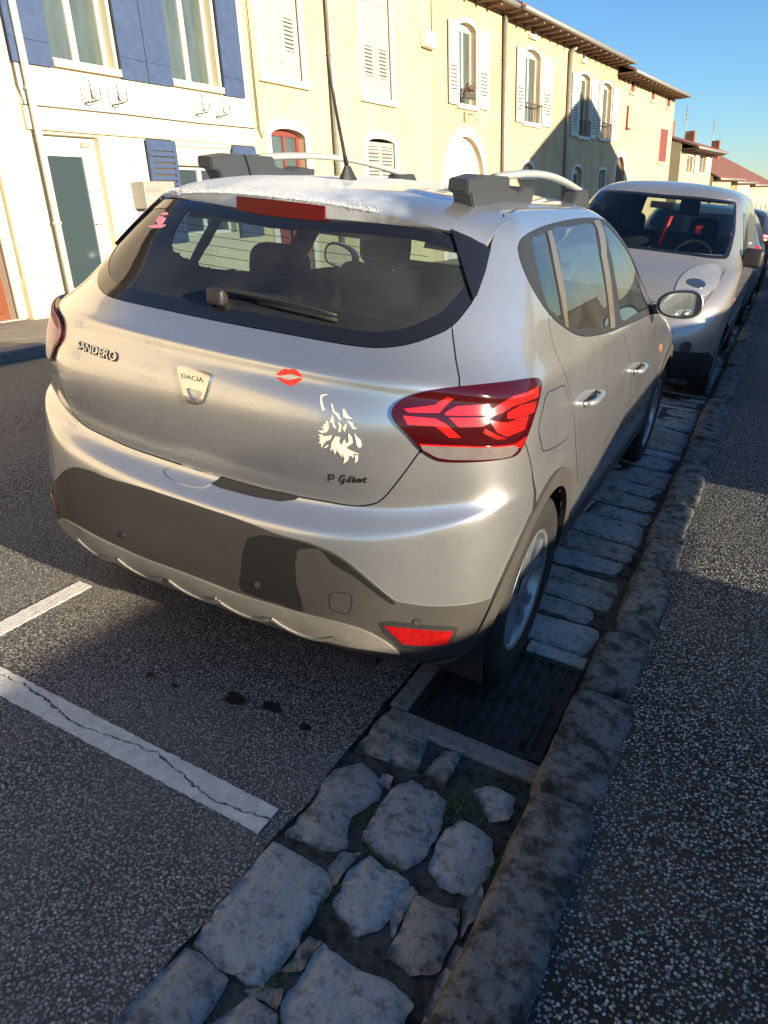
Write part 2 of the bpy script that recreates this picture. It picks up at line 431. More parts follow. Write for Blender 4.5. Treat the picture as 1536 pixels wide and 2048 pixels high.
near_px = [
 [(790, 225), (885, 110), (1015, 165), (970, 285)],
 [(580, 480), (650, 400), (720, 290), (800, 270), (865, 330), (850, 380), (770, 430), (760, 520), (700, 535)],
 [(815, 490), (900, 350), (960, 330), (1060, 390), (1040, 470), (1000, 545), (940, 590), (890, 560)],
 [(1015, 590), (1060, 480), (1110, 445), (1200, 500), (1205, 570), (1140, 670), (1050, 640)],
 [(305, 815), (420, 660), (530, 525), (600, 560), (710, 630), (640, 750), (575, 850), (495, 945), (380, 885)],
 [(720, 700), (770, 600), (830, 555), (955, 640), (920, 700), (860, 770), (790, 790)],
 [(890, 850), (970, 680), (1100, 730), (1090, 800), (1040, 900), (960, 910)],
 [(60, 1060), (160, 950), (260, 845), (330, 880), (385, 930), (350, 1000), (270, 1110), (60, 1150)],
 [(570, 1000), (630, 920), (690, 830), (760, 890), (880, 940), (950, 1010), (900, 1090), (760, 1150), (580, 1110)],
 [(350, 1070), (460, 980), (540, 1040), (530, 1110), (400, 1160)],
 [(1150, 350), (1210, 335), (1275, 370), (1255, 440), (1200, 445)],
 [(1000, 290), (1060, 230), (1110, 240), (1060, 330)],
 [(700, 600), (740, 540), (800, 545), (760, 590), (725, 640)],
 [(880, 690), (955, 650), (975, 672), (900, 800)],
 [(560, 905), (640, 800), (680, 815), (620, 900)],
 [(1120, 690), (1170, 640), (1180, 700), (1110, 800)],
 [(440, 960), (500, 955), (560, 960), (540, 1020)],
 [(870, 300), (900, 310), (890, 345), (850, 330)],
 [(980, 1090), (1040, 930), (1090, 830), (1120, 850), (1060, 1000), (1020, 1110)],
]
sm = ['stone_c', 'stone_b', 'stone_b', 'stone_a', 'stone_a', 'stone_a', 'stone_c', 'stone_b', 'stone_a', 'stone_b', 'stone_a', 'stone_c', 'stone_c', 'stone_b', 'stone_c', 'stone_b', 'stone_c', 'stone_b', 'stone_b']
for k, pl in enumerate(near_px):
    poly = [tuple(ground(200 + x / K, 1350 + y / K, .004)[:2]) for x, y in pl]
    cc = np.mean(poly, 0); poly = [tuple(cc + (np.array(p) - cc) * 1.09) for p in poly]
    stone('stone', poly, .006 + .004 * ((k * 7) % 5) / 5, MT[sm[k]], gut, dome=.02, grid=.02, rough=.006, seed=k, tilt=(random.uniform(-.04, .04), random.uniform(-.04, .04)))
rnd = random.Random(5)
y = .87
while y < 16:
    dy = rnd.uniform(.13, .27)
    xs = [.59]
    while xs[-1] < 1.0: xs.append(xs[-1] + rnd.uniform(.15, .34))
    if 1.09 - xs[-2] < .26: xs.pop()
    xs[-1] = 1.085
    for a, b in zip(xs[:-1], xs[1:]):
        j = lambda: rnd.uniform(-.014, .014)
        y0 = y + .01; y1 = y + dy - .012; g = .007
        poly = [(a + g + j(), y0 + j()), ((a + b) / 2, y0 + j() * .7), (b - g + j(), y0 + j()), (b - g + j() * .6, (y0 + y1) / 2), (b - g + j(), y1 + j()), ((a + b) / 2, y1 + j() * .7), (a + g + j(), y1 + j()), (a + g + j() * .6, (y0 + y1) / 2)]
        stone('stone', poly, rnd.uniform(-.002, .01), MT[rnd.choice(['stone_a', 'stone_b', 'stone_b', 'stone_c'])], gut, grid=.05 if y < 5 else .2, rough=.006, seed=int(y * 100 + a * 37), tilt=(rnd.uniform(-.05, .05), rnd.uniform(-.05, .05)))
    y += dy
y = -1.0
while y > -2.4:   # rows behind the camera's feet
    dy = .22
    for a, b in ((.59, .83), (.85, 1.08)):
        stone('stone', [(a, y - dy), (b - .02, y - dy), (b - .01, y - .02), (a, y - .02)], .004, MT['stone_b'], gut, grid=.08, seed=int(-y * 50))
    y -= dy
# kerb -----------------------------------------------------------
kerb = empty('kerb'); kerb.matrix_world = M4; struct(kerb)
def kerb_stone(y0, y1, seed, x0=1.105, x1=1.292, top=.088, name='kerb_stone', parent=None, m=None, ny=None):
    prof = [(0.0, -.05), (.002, .02), (.006, .055), (.016, .076), (.035, .086), (.065, .089), (.10, .09), (.135, .09), (.165, .088), (.182, .078), (.19, .05)]
    s = (x1 - x0) / .19
    ny = ny or max(4, int((y1 - y0) / .035)); V = []; Fc = []
    for j in range(ny + 1):
        y = y0 + (y1 - y0) * j / ny
        e = min(j, ny - j) / max(1, ny) * (y1 - y0)
        sh = (1 - min(1, e / .045)) ** 2
        for i, (px, pz) in enumerate(prof):
            nz = noise.noise(Vector((px * 18 + seed, y * 9, seed * 1.3)))
            nz2 = noise.noise(Vector((px * 50, y * 45, seed)))
            V.append((x0 + px * s + .006 * nz + .003 * nz2 + .008 * noise.noise(Vector((y * 2.1, 9.3, 0))) + .016 * sh * (1 if i < 4 else 0), y + (.006 * nz2 if 0 < j < ny else 0), pz * top / .09 + (.006 * nz + .004 * nz2 - .026 * sh) * (1 if i > 1 else 0)))
    n = len(prof)
    for j in range(ny):
        for i in range(n - 1):
            a = j * n + i; Fc.append((a, a + n, a + n + 1, a + 1))
    Fc.append(tuple(range(n))); Fc.append(tuple(range(ny * n + n - 1, ny * n - 1, -1)))
    return add(name, V, Fc, m or MT['kerb'], parent or kerb, smooth=True)
cuts = [-3.2, -2.3, -1.45, -.72, .085, .62, 1.02, 1.55, 1.98, 2.5, 3.2, 3.8, 4.5, 5.2, 6.0, 6.7, 7.5, 8.3, 9.1, 10, 11, 12, 13, 14, 15, 16, 17.2, 18.4, 20, 22, 24, 27, 30]
for i in range(len(cuts) - 1):
    kerb_stone(cuts[i] + .007, cuts[i + 1] - .007, i * 1.71, x0=1.105 + rnd.uniform(-.014, .012), x1=1.29 + rnd.uniform(-.014, .014), top=.086 + rnd.uniform(-.012, .014), ny=None if i < 12 else 8)
fk = empty('far_kerb'); fk.matrix_world = M4; struct(fk)
for i in range(20):
    bm = bmesh.new(); bm_box(bm, -5.78, -5.6, -4 + i * 1.2, -4 + i * 1.2 + 1.19, -.75, zl(-5.7) + .012, .02)
    bmo('kerb_stone', bm, MT['cement'], fk)
# drain ----------------------------------------------------------
dr = empty('drain_grate', (0, 0, 0)); dr.matrix_world = M4 @ Matrix.Translation((.88, .5, 0))
tag(dr, 'cast iron drain grate in the gutter under the rear wheel', 'drain grate')
def dbox(name, *a, m='iron', bev=.003):
    a = list(a); a[0] -= .88; a[1] -= .88; a[2] -= .5; a[3] -= .5
    return box(name, *a, MT[m], dr, bev=bev)
for x in (.665, 1.075): dbox('frame_bar', x - .014, x + .014, .25, .775, -.02, .004)
for yy in (.255, .77): dbox('frame_bar', .68, 1.06, yy - .014, yy + .014, -.02, .0035)
for i in range(10):
    x = .70 + i * .0375; dbox('grate_bar', x - .0085, x + .0085, .271, .755, -.018, .002)
dbox('cross_bar', .68, 1.06, .505, .525, -.02, -.0005)
cem = empty('drain_surround'); cem.matrix_world = M4; struct(cem)
box('slab', .60, 1.10, .165, .238, -.04, .006, MT['cement'], cem, bev=.008)
box('slab', .87, 1.09, .79, .862, -.04, .008, MT['stone_a'], cem, bev=.008)
box('slab', .585, .65, .245, .84, -.04, .0035, MT['cement'], cem, bev=.006)
# weeds ----------------------------------------------------------
V = []; Fc = []
rnd = random.Random(2)
def blade(x, y, h, a, lean):
    w = rnd.uniform(.0012, .003); b = len(V)
    dx, dy = math.cos(a), math.sin(a)
    for t in (0, .5, 1):
        lx = lean * t * t * h
        ww = w * (1 - t * .95)
        V.append((x + dx * lx - dy * ww, y + dy * lx + dx * ww, -.012 + h * t * (1 - .35 * t * lean)))
        V.append((x + dx * lx + dy * ww, y + dy * lx - dx * ww, -.012 + h * t * (1 - .35 * t * lean)))
    Fc.extend([(b, b + 1, b + 3, b + 2), (b + 2, b + 3, b + 5, b + 4)])
spots = [(ground(200 + x / K, 1350 + y / K)[:2], n, s) for x, y, n, s in [(1140, 380, 260, .055), (1090, 420, 120, .04), (830, 450, 90, .022), (700, 690, 70, .02), (1285, 330, 60, .02), (520, 950, 40, .015), (1215, 600, 60, .018)]]
for (c, n, s) in spots:
    for i in range(n):
        blade(c[0] + rnd.gauss(0, s), c[1] + rnd.gauss(0, s), rnd.uniform(.012, .045), rnd.uniform(0, 6.28), rnd.uniform(.2, 1.4))
for i in range(900):
    yy = rnd.uniform(-1, 6); xx = 1.095 + rnd.gauss(0, .012)
    if noise.noise(Vector((yy * 3, 0, 5))) > .05: blade(xx, yy, rnd.uniform(.005, .02), rnd.uniform(0, 6.28), rnd.uniform(.2, 1.4))
wd = add('weeds', V, Fc, MT['moss'], cf=True); wd['kind'] = 'stuff'; tag(wd, 'small green weeds and moss in the gutter joints', 'weeds')
# ------------------------------------------------------------------ spline bodies
class Surf:
    """half body as a bicubic B-spline over a net (rows bottom->top, columns rear centre->side->front centre)"""
    def __init__(s, net, base=(0, 0, 0), fix=.8):
        s.net = np.array(net, float); s.nr, s.nc, _ = s.net.shape
        s.base = np.array(base, float)
        s.P = s.pad(s.net)
        if fix:
            ii, jj = np.meshgrid(np.arange(s.nc), np.arange(s.nr))
            S0 = s.local(ii.astype(float), jj.astype(float))
            s.P = s.pad(s.net + fix * (s.net - S0))
        s.du = .25; s.build()
    def pad(s, N):
        nr, nc, _ = N.shape
        mir = np.array([-1, 1, 1])
        Q = np.zeros((nr + 4, nc + 4, 3)); Q[2:-2, 2:-2] = N
        for k in (1, 2):
            Q[2:-2, 2 - k] = N[:, k] * mir; Q[2:-2, nc + 1 + k] = N[:, nc - 1 - k] * mir
        for k in (1, 2):
            Q[2 - k] = Q[2] + (Q[2] - Q[3]) * k
            Q[nr + 1 + k] = Q[nr + 1 - k] * mir
        return Q
    def local(s, u, v):
        u = np.asarray(u, float); v = np.asarray(v, float)
        sg = np.where(u < 0, -1.0, 1.0); u = np.clip(np.abs(u), 0, s.nc - 1 - 1e-9); v = np.clip(v, 0, s.nr - 1 - 1e-9)
        i = np.floor(u).astype(int); f = u - i; j = np.floor(v).astype(int); g = v - j
        B = lambda t: (((1 - t) ** 3) / 6, (3 * t ** 3 - 6 * t ** 2 + 4) / 6, (-3 * t ** 3 + 3 * t ** 2 + 3 * t + 1) / 6, t ** 3 / 6)
        bu = B(f); bv = B(g); R = 0
        for a in range(4):
            for b in range(4):
                R = R + s.P[j + 1 + a, i + 1 + b] * (bv[a] * bu[b])[..., None]
        R = R.copy(); R[..., 0] *= sg
        return R
    def ev(s, u, v): return s.local(u, v) + s.base
    def nrm(s, u, v):
        e = 1e-3
        u = np.asarray(u, float); v = np.asarray(v, float)
        a = s.ev(u + e, v) - s.ev(u - e, v); b = s.ev(u, np.minimum(v + e, s.nr - 1)) - s.ev(u, np.maximum(v - e, 0))
        n = np.cross(a, b); return n / (np.linalg.norm(n, axis=-1, keepdims=True) + 1e-12)
    def build(s, su=6, sv=6):
        us = np.linspace(-(s.nc - 1), s.nc - 1, 2 * (s.nc - 1) * su + 1); vs = np.linspace(0, s.nr - 1, (s.nr - 1) * sv + 1)
        UU, VV = np.meshgrid(us, vs)
        s.gu, s.gv = us, vs
        s.G = s.ev(UU, VV); s.N = s.nrm(UU, VV)
        nu = len(us); s.faces = []; s.fuv = []
        for j in range(len(vs) - 1):
            for i in range(nu - 1):
                a = j * nu + i; s.faces.append((a, a + 1, a + 1 + nu, a + nu)); s.fuv.append(((us[i] + us[i + 1]) / 2, (vs[j] + vs[j + 1]) / 2))
        s.bvh = BVHTree.FromPolygons([tuple(p) for p in s.G.reshape(-1, 3)], s.faces)
    def newton(s, fn, uv, it=25):
        uv = np.array(uv, float); e = 1e-4
        for _ in range(it):
            r = fn(uv)
            if np.abs(r).max() < 1e-5: break
            J = np.stack([(fn(uv + (e, 0)) - r) / e, (fn(uv + (0, e)) - r) / e], 1)
            try: d = np.linalg.lstsq(J, r, rcond=None)[0]
            except Exception: break
            d = np.clip(d, -.5, .5); uv = uv - d
            uv[1] = min(max(uv[1], 0), s.nr - 1)
        return tuple(uv)
    def tr(s, px, py):
        """pixel of the photograph -> (u, v) where its ray first meets the body"""
        d = ray(px, py); d = d / np.linalg.norm(d)
        h = s.bvh.ray_cast(Vector(CC), Vector(d))
        if h[0] is None:
            h = (None, None, min(range(0, len(s.faces), 3), key=lambda k: np.hypot(*(prj(s.ev(*s.fuv[k])) - (px, py)))))
            return s.fuv[h[2]]
        return s.newton(lambda q: (prj(s.ev(q[0], q[1])) - (px, py)) / 1000, s.fuv[h[2]])
    def trs(s, pts): return [s.tr(*p) for p in pts]
    def yz(s, y, z, u0=7, v0=5):
        return s.newton(lambda q: s.ev(q[0], q[1])[1:] - (y, z), (u0, v0))
    def xz(s, x, z, u0=2, v0=5):
        return s.newton(lambda q: s.ev(q[0], q[1])[[0, 2]] - (x, z), (u0, v0))
    def dense(s, L, closed=True, step=.018):
        out = []; n = len(L)
        for i in range(n if closed else n - 1):
            a = np.array(L[i]); b = np.array(L[(i + 1) % n])
            d = np.linalg.norm(s.ev(*b) - s.ev(*a)); k = max(1, int(d / step))
            out += [tuple(a + (b - a) * t / k) for t in range(k)]
        if not closed: out.append(tuple(L[-1]))
        return out
    def inset(s, L, d):
        out = []; n = len(L)
        A = np.array(L); P = s.ev(A[:, 0], A[:, 1]); N = s.nrm(A[:, 0], A[:, 1])
        area = sum(A[i][0] * A[(i + 1) % n][1] - A[(i + 1) % n][0] * A[i][1] for i in range(n))
        sg = 1 if area > 0 else -1
        for i in range(n):
            t1 = P[i] - P[i - 1]; t2 = P[(i + 1) % n] - P[i]
            t = t1 / (np.linalg.norm(t1) + 1e-9) + t2 / (np.linalg.norm(t2) + 1e-9)
            q = np.cross(N[i], t) * sg; q = q / (np.linalg.norm(q) + 1e-9) * d
            e = 1e-3; u, v = A[i]
            J = np.stack([(s.ev(u + e, v) - P[i]) / e, (s.ev(u, v + e if v < s.nr - 1.01 else v - e) - P[i]) / (e if v < s.nr - 1.01 else -e)], 1)
            w = np.linalg.lstsq(J, q, rcond=None)[0]
            w = np.clip(w, -.3, .3)
            out.append((u + w[0], v + w[1]))
        return out
    def panel(s, name, loop, m, parent, off=0.0, thick=.006, holes=(), gap=0.0, mirror=False, step=.018, du=.2, dv=.2, dens=True, lift=None):
        if dens:
            loop = s.dense(loop, True, step); holes = [s.dense(h, True, step) for h in holes]
        if gap: loop = s.inset(loop, gap)
        A = np.array(loop); mn = A.min(0); mx = A.max(0); inner = []
        allb = np.concatenate([A] + [np.array(h) for h in holes])
        for u in np.arange(math.ceil(mn[0] / du) * du, mx[0], du):
            for v in np.arange(math.ceil(mn[1] / dv) * dv, mx[1], dv):
                if inpoly((u, v), loop) and not any(inpoly((u, v), h) for h in holes):
                    if np.min(np.abs((allb - (u, v)) / (du, dv)).max(1)) > .25: inner.append((u, v))
        V2, T, LI = cdt([loop] + list(holes), inner)
        Q = np.array(V2); n0 = s.nrm(Q[:, 0], Q[:, 1])
        of = off if lift is None else (off + lift(Q[:, 0], Q[:, 1]))[:, None]
        P = s.ev(Q[:, 0], Q[:, 1]) + n0 * of
        V = list(P); NN = list(n0); Fc = list(T)
        for L in LI:
            b = len(V); k = len(L)
            c0 = np.mean([V[i] for i in L], 0)
            for i in L: V.append(P[i]); NN.append(n0[i])
            for i in L: V.append(P[i] - n0[i] * thick); NN.append(n0[i])
            for i in range(k):
                j = (i + 1) % k; Fc.append((b + i, b + k + i, b + k + j, b + j))
            for i in range(k):      # rim normals: outwards along the surface
                t = V[b + (i + 1) % k] - V[b + i - 1 if i else b + k - 1]
                q = np.cross(t, NN[b + i]); q = q / (np.linalg.norm(q) + 1e-9)
                NN[b + i] = NN[b + k + i] = q
        def mk(flip):
            VV = np.array(V) - s.base; N2 = np.array(NN)
            FF = Fc
            if flip:
                VV = VV * (-1, 1, 1); N2 = N2 * (-1, 1, 1); FF = [f[::-1] for f in Fc]
            return add(name, VV, FF, m, parent, smooth=True, normals=N2)
        o = mk(False)
        if mirror: return o, mk(True)
        return o
    def shell(s, name, m, parent, off=-.008, cut=lambda u, v, p: False):
        P = (s.G + s.N * off).reshape(-1, 3) - s.base
        F2 = [f for f, q in zip(s.faces, s.fuv) if not cut(q[0], q[1], np.mean([s.G.reshape(-1, 3)[i] for i in f], 0) - s.base)]
        return add(name, P, F2, m, parent, smooth=True)
    def strip(s, name, line, w, m, parent, off=.0008, mirror=False, closed=False, step=.02):
        L = s.dense(line, closed, step); n = len(L)
        A = np.array(L); P = s.ev(A[:, 0], A[:, 1]); N = s.nrm(A[:, 0], A[:, 1]); V = []; Fc = []; NN = []
        for i in range(n):
            t = P[(i + 1) % n if closed else min(i + 1, n - 1)] - P[i - 1 if closed else max(i - 1, 0)]
            q = np.cross(N[i], t); q = q / (np.linalg.norm(q) + 1e-9) * w / 2
            for sd, o_ in ((-1, -.003), (-1, off), (1, off), (1, -.003)):
                V.append(P[i] + q * sd + N[i] * o_); NN.append(N[i])
        for i in range(n if closed else n - 1):
            j = (i + 1) % n
            for k in range(3): Fc.append((4 * i + k, 4 * i + k + 1, 4 * j + k + 1, 4 * j + k))
        V = np.array(V) - s.base
        o = add(name, V, Fc, m, parent, smooth=False)
        bm = bmesh.new(); bm.from_mesh(o.data); bmesh.ops.recalc_face_normals(bm, faces=bm.faces[:]); bm.to_mesh(o.data); bm.free()
        if mirror:
            add(name, V * (-1, 1, 1), [f[::-1] for f in Fc], m, parent)
        return o
def sym(L):
    """right half of a centred outline (bottom centre -> top centre) to a full loop"""
    L = [(abs(L[0][0]) * 0, L[0][1])] + list(L[1:-1]) + [(0.0, L[-1][1])]
    return L + [(-u, v) for u, v in L[-2:0:-1]]

# ------------------------------------------------------------------ materials of the cars
MT['paint'] = mat('silver_paint', (.54, .548, .55), .27, metal=.80, coat=.9, coat_rough=.03, bump=.012, bscale=900, var=.05, vscale=2)
def rough_noise(m, a, b_, sc):
    nt, b = nodes(m); tc = nt.nodes.new('ShaderNodeTexCoord'); n = nt.nodes.new('ShaderNodeTexNoise'); n.inputs['Scale'].default_value = sc; n.inputs['Detail'].default_value = 10; n.inputs['Roughness'].default_value = .7
    r = nt.nodes.new('ShaderNodeMapRange'); r.inputs[1].default_value = .35; r.inputs[2].default_value = .7; r.inputs[3].default_value = a; r.inputs[4].default_value = b_
    nt.links.new(tc.outputs['Object'], n.inputs['Vector']); nt.links.new(n.outputs[0], r.inputs[0]); nt.links.new(r.outputs[0], b.inputs['Roughness'])
    r2 = nt.nodes.new('ShaderNodeMapRange'); r2.inputs[1].default_value = .35; r2.inputs[2].default_value = .75; r2.inputs[3].default_value = .02; r2.inputs[4].default_value = .09
    nt.links.new(n.outputs[0], r2.inputs[0]); nt.links.new(r2.outputs[0], b.inputs['Coat Roughness'])
rough_noise(MT['paint'], .25, .32, 3.5)
MT['reflector'] = mat('reflector', (.34, .006, .006), .25, coat=.6, var=.45, vscale=70)
MT['frost_paint'] = mat('frosted_paint', (.62, .63, .64), .55, metal=.25, coat=.2, var=.25, vscale=30, bump=.15, bscale=400)
def roof_mat():
    m = mat('roof_paint', (.54, .548, .55), .27, metal=.80, coat=.9, coat_rough=.03)
    nt, b = nodes(m); L = nt.links.new
    tc = nt.nodes.new('ShaderNodeTexCoord'); sx = nt.nodes.new('ShaderNodeSeparateXYZ'); L(tc.outputs['Object'], sx.inputs[0])
    n = nt.nodes.new('ShaderNodeTexNoise'); n.inputs['Scale'].default_value = 9; n.inputs['Detail'].default_value = 8; L(tc.outputs['Object'], n.inputs['Vector'])
    n2 = nt.nodes.new('ShaderNodeTexNoise'); n2.inputs['Scale'].default_value = 260; n2.inputs['Detail'].default_value = 3; L(tc.outputs['Object'], n2.inputs['Vector'])
    a = nt.nodes.new('ShaderNodeMath'); a.operation = 'MULTIPLY_ADD'; L(n.outputs[0], a.inputs[0]); a.inputs[1].default_value = .5; L(sx.outputs[0], a.inputs[2])
    r = nt.nodes.new('ShaderNodeMapRange'); r.inputs[1].default_value = .62; r.inputs[2].default_value = .30; L(a.outputs[0], r.inputs[0])
    mu = nt.nodes.new('ShaderNodeMath'); mu.operation = 'MULTIPLY'; L(r.outputs[0], mu.inputs[0])
    r2 = nt.nodes.new('ShaderNodeMapRange'); r2.inputs[1].default_value = .25; r2.inputs[2].default_value = .6; r2.inputs[3].default_value = .55; L(n2.outputs[0], r2.inputs[0]); L(r2.outputs[0], mu.inputs[1])
    fr = nt.nodes.new('ShaderNodeBsdfDiffuse'); fr.inputs[0].default_value = (.62, .66, .70, 1)
    mx = nt.nodes.new('ShaderNodeMixShader'); out = [q for q in nt.nodes if q.type == 'OUTPUT_MATERIAL'][0]
    L(mu.outputs[0], mx.inputs[0]); L(b.outputs[0], mx.inputs[1]); L(fr.outputs[0], mx.inputs[2]); L(mx.outputs[0], out.inputs[0])
    return m
MT['roof_paint'] = roof_mat()
MT['frost'] = mat('frost', (.78, .80, .82), .9, var=.25, vscale=90, bump=.8, bscale=350)
MT['black_in'] = mat('black_shell', (.008, .008, .008), .8)
MT['plastic'] = mat('grey_plastic', (.045, .042, .040), .58, var=.35, vscale=7, bump=.15, bscale=500)
MT['plastic_dusty'] = mat('dusty_plastic', (.046, .042, .038), .66, var=.30, vscale=5, bump=.12, bscale=500)
MT['plastic_wet'] = mat('clean_plastic', (.013, .013, .013), .42)
MT['plastic_dark'] = mat('dark_plastic', (.02, .02, .021), .5)
MT['gloss_black'] = mat('gloss_black', (.01, .01, .012), .12, coat=.6)
MT['skid'] = mat('skid_plate', (.30, .28, .24), .48, metal=.35, var=.3, vscale=9)
MT['chrome'] = mat('chrome', (.62, .62, .61), .10, metal=1)
MT['satin'] = mat('satin_grey', (.42, .44, .42), .4, metal=.3)
MT['rail_foot'] = mat('rail_foot', (.035, .04, .048), .45)
MT['rubber'] = mat('rubber', (.014, .014, .014), .75, var=.4, vscale=15)
MT['alloy'] = mat('alloy', (.34, .36, .38), .38, metal=.75)
MT['lamp_dark'] = mat('lamp_cover', (.035, .0015, .003), .08, coat=.3, spec=.4)
MT['lamp_red'] = mat('lamp_red', (.62, .006, .005), .16, coat=1)
MT['lamp_red2'] = mat('lamp_red_deep', (.30, .004, .005), .14, coat=1)
MT['lamp_frost'] = mat('lamp_frosted', (.50, .20, .19), .75, var=.35, vscale=40)
MT['lamp_misted'] = glass('lamp_misted', (.85, .55, .55), 1.35, .3, dust=.20)
MT['lamp_white'] = mat('lamp_white', (.26, .22, .21), .12, metal=.4, coat=1, var=.2, vscale=30)
MT['brake'] = mat('brake_lamp', (.10, .003, .004), .35, spec=.2)
MT['st_red'] = mat('sticker_red', (.78, .035, .02), .45)
MT['st_white'] = mat('sticker_white', (.72, .66, .55), .5)
MT['st_black'] = mat('sticker_black', (.012, .011, .01), .5)
MT['st_pink'] = mat('sticker_pink', (.75, .25, .32), .5)
MT['gl_rear'] = glass('rear_glass', (.40, .50, .54), 1.55, dust=.035)
MT['gl_side'] = glass('side_glass', (.5, .58, .58), 1.9, dust=.03)
MT['gl_front'] = glass('front_glass', (.62, .70, .68), 1.5)
MT['mirror'] = mat('mirror_glass', (.85, .87, .85), .02, metal=1)
MT['fabric'] = mat('seat_fabric', (.022, .023, .026), .9, var=.3, vscale=40)
MT['headlining'] = mat('headlining', (.30, .29, .27), .9)
MT['orange'] = mat('indicator', (.75, .22, .05), .2, coat=.5)
MT['pillar'] = mat('pillar_trim', (.10, .085, .065), .35, coat=.2)

# ------------------------------------------------------------------ main car net
RX = [0, .27, .50, .66, .775, .85]
def rear_row(x, y, z): return [(a, b, c) for a, b, c in zip(x, y, z)]
sideY = [.65, 1.1, 1.7, 2.3, 2.9, 3.4]
rows = []
def R(zr, xr, yr, side, front):
    """zr/xr/yr: six rear columns; side: (x, z, dy list) ; front: five columns c10..c14 given explicitly or None"""
    zz = zr if hasattr(zr, '__len__') else [zr] * 6
    row = rear_row(xr, yr, zz)
    row += side + front
    rows.append(row)
def sd(x, z, ys=(.65, 1.1, 1.7, 2.3), xo=(0, 0, 0, 0), zo=(0, 0, 0, 0)):
    return [(x + a, y, z + b) for y, a, b in zip(ys, xo, zo)]
# front columns: c10 (y2.9) c11 (3.4) c12 corner c13 c14 centre
def fr(x10, z, c12=(.80, 3.78), c13=(.46, 4.02), y14=4.07):
    return [(x10, 2.9, z), (x10 - .005, 3.4, z), (c12[0], c12[1], z), (c13[0], c13[1], z), (0, y14, z)]
R(.235, [0, .27, .50, .645, .745, .80], [.12, .122, .14, .18, .25, .36], sd(.79, .20), fr(.79, .20, (.72, 3.7), (.42, 3.9), 3.95))
R(.315, [0, .28, .53, .69, .79, .838], [.01, .015, .04, .095, .18, .32], sd(.845, .29), fr(.845, .29))
R(.42, [0, .28, .545, .715, .82, .872], [-.032, -.026, .004, .068, .168, .315], sd(.865, .41), fr(.87, .41, (.82, 3.8), (.48, 4.05), 4.10))
R(.54, [0, .28, .55, .725, .83, .878], [-.033, -.026, .008, .075, .175, .325], sd(.872, .53), fr(.875, .52, (.82, 3.8), (.48, 4.04), 4.09))
R([.640, .645, .665, .70, .74, .76], [0, .28, .55, .725, .835, .88], [-.026, -.019, .017, .085, .185, .335], sd(.876, .65), fr(.878, .60, (.82, 3.78), (.48, 4.02), 4.07))
R([.672, .677, .70, .735, .775, .795], [0, .28, .55, .725, .832, .88], [-.012, -.005, .030, .097, .195, .34], sd(.877, .72), fr(.878, .65, (.81, 3.77), (.47, 4.0), 4.05))
R([.725, .728, .745, .775, .80, .82], [0, .28, .545, .715, .824, .874], [.048, .052, .080, .130, .207, .345], sd(.876, .78), fr(.878, .70, (.80, 3.76), (.46, 3.98), 4.03))
R([.80, .802, .81, .83, .85, .865], [0, .28, .54, .712, .822, .872], [.018, .026, .060, .120, .207, .35], sd(.874, .84), fr(.872, .76, (.78, 3.74), (.45, 3.96), 4.01))
R([.90, .90, .905, .915, .925, .93], [0, .28, .54, .712, .82, .868], [.006, .015, .052, .118, .208, .355], sd(.866, .90), fr(.855, .83, (.72, 3.72), (.42, 3.9), 3.95))
R([1.0, 1.0, 1.0, 1.0, 1.0, 1.0], [0, .28, .54, .71, .812, .858], [.012, .022, .060, .127, .22, .37], sd(.852, .965), [(.845, 2.9, .94), (.81, 3.34, .90), (.62, 3.55, .92), (.36, 3.62, .905), (0, 3.64, .905)])
R([1.062, 1.062, 1.062, 1.06, 1.055, 1.045], [0, .28, .54, .705, .802, .846], [.045, .054, .088, .15, .238, .385], sd(.836, 1.02), [(.825, 2.87, .99), (.77, 3.2, .96), (.56, 3.3, .98), (.32, 3.33, .975), (0, 3.34, .975)])
R([1.098, 1.098, 1.098, 1.094, 1.085, 1.07], [0, .28, .54, .70, .795, .836], [.045, .054, .089, .152, .243, .40], sd(.822, 1.06), [(.80, 2.80, 1.03), (.73, 3.05, 1.0), (.53, 3.15, 1.01), (.31, 3.18, 1.005), (0, 3.19, 1.005)])
R([1.14, 1.14, 1.14, 1.14, 1.14, 1.13], [0, .28, .53, .672, .758, .80], [.145, .153, .185, .245, .335, .48], sd(.79, 1.12), [(.76, 2.68, 1.08), (.69, 2.88, 1.06), (.50, 2.98, 1.055), (.30, 3.02, 1.05), (0, 3.03, 1.05)])
R([1.28, 1.28, 1.28, 1.275, 1.27, 1.265], [0, .27, .505, .625, .70, .745], [.265, .273, .305, .365, .455, .59], sd(.725, 1.27, (.70, 1.1, 1.7, 2.25)), [(.695, 2.45, 1.25), (.62, 2.60, 1.235), (.46, 2.65, 1.23), (.27, 2.67, 1.225), (0, 2.68, 1.225)])
R([1.415, 1.415, 1.41, 1.40, 1.395, 1.39], [0, .26, .475, .575, .635, .675], [.40, .408, .44, .495, .575, .68], sd(.655, 1.395, (.80, 1.15, 1.7, 2.1)), [(.62, 2.24, 1.385), (.54, 2.34, 1.38), (.40, 2.37, 1.385), (.23, 2.39, 1.385), (0, 2.40, 1.385)])
R([1.475, 1.475, 1.468, 1.455, 1.45, 1.452], [0, .25, .45, .535, .585, .615], [.50, .505, .53, .58, .65, .75], sd(.59, 1.465, (.9, 1.2, 1.65, 1.95)), [(.56, 2.08, 1.458), (.48, 2.15, 1.46), (.36, 2.17, 1.465), (.2, 2.18, 1.468), (0, 2.19, 1.468)])
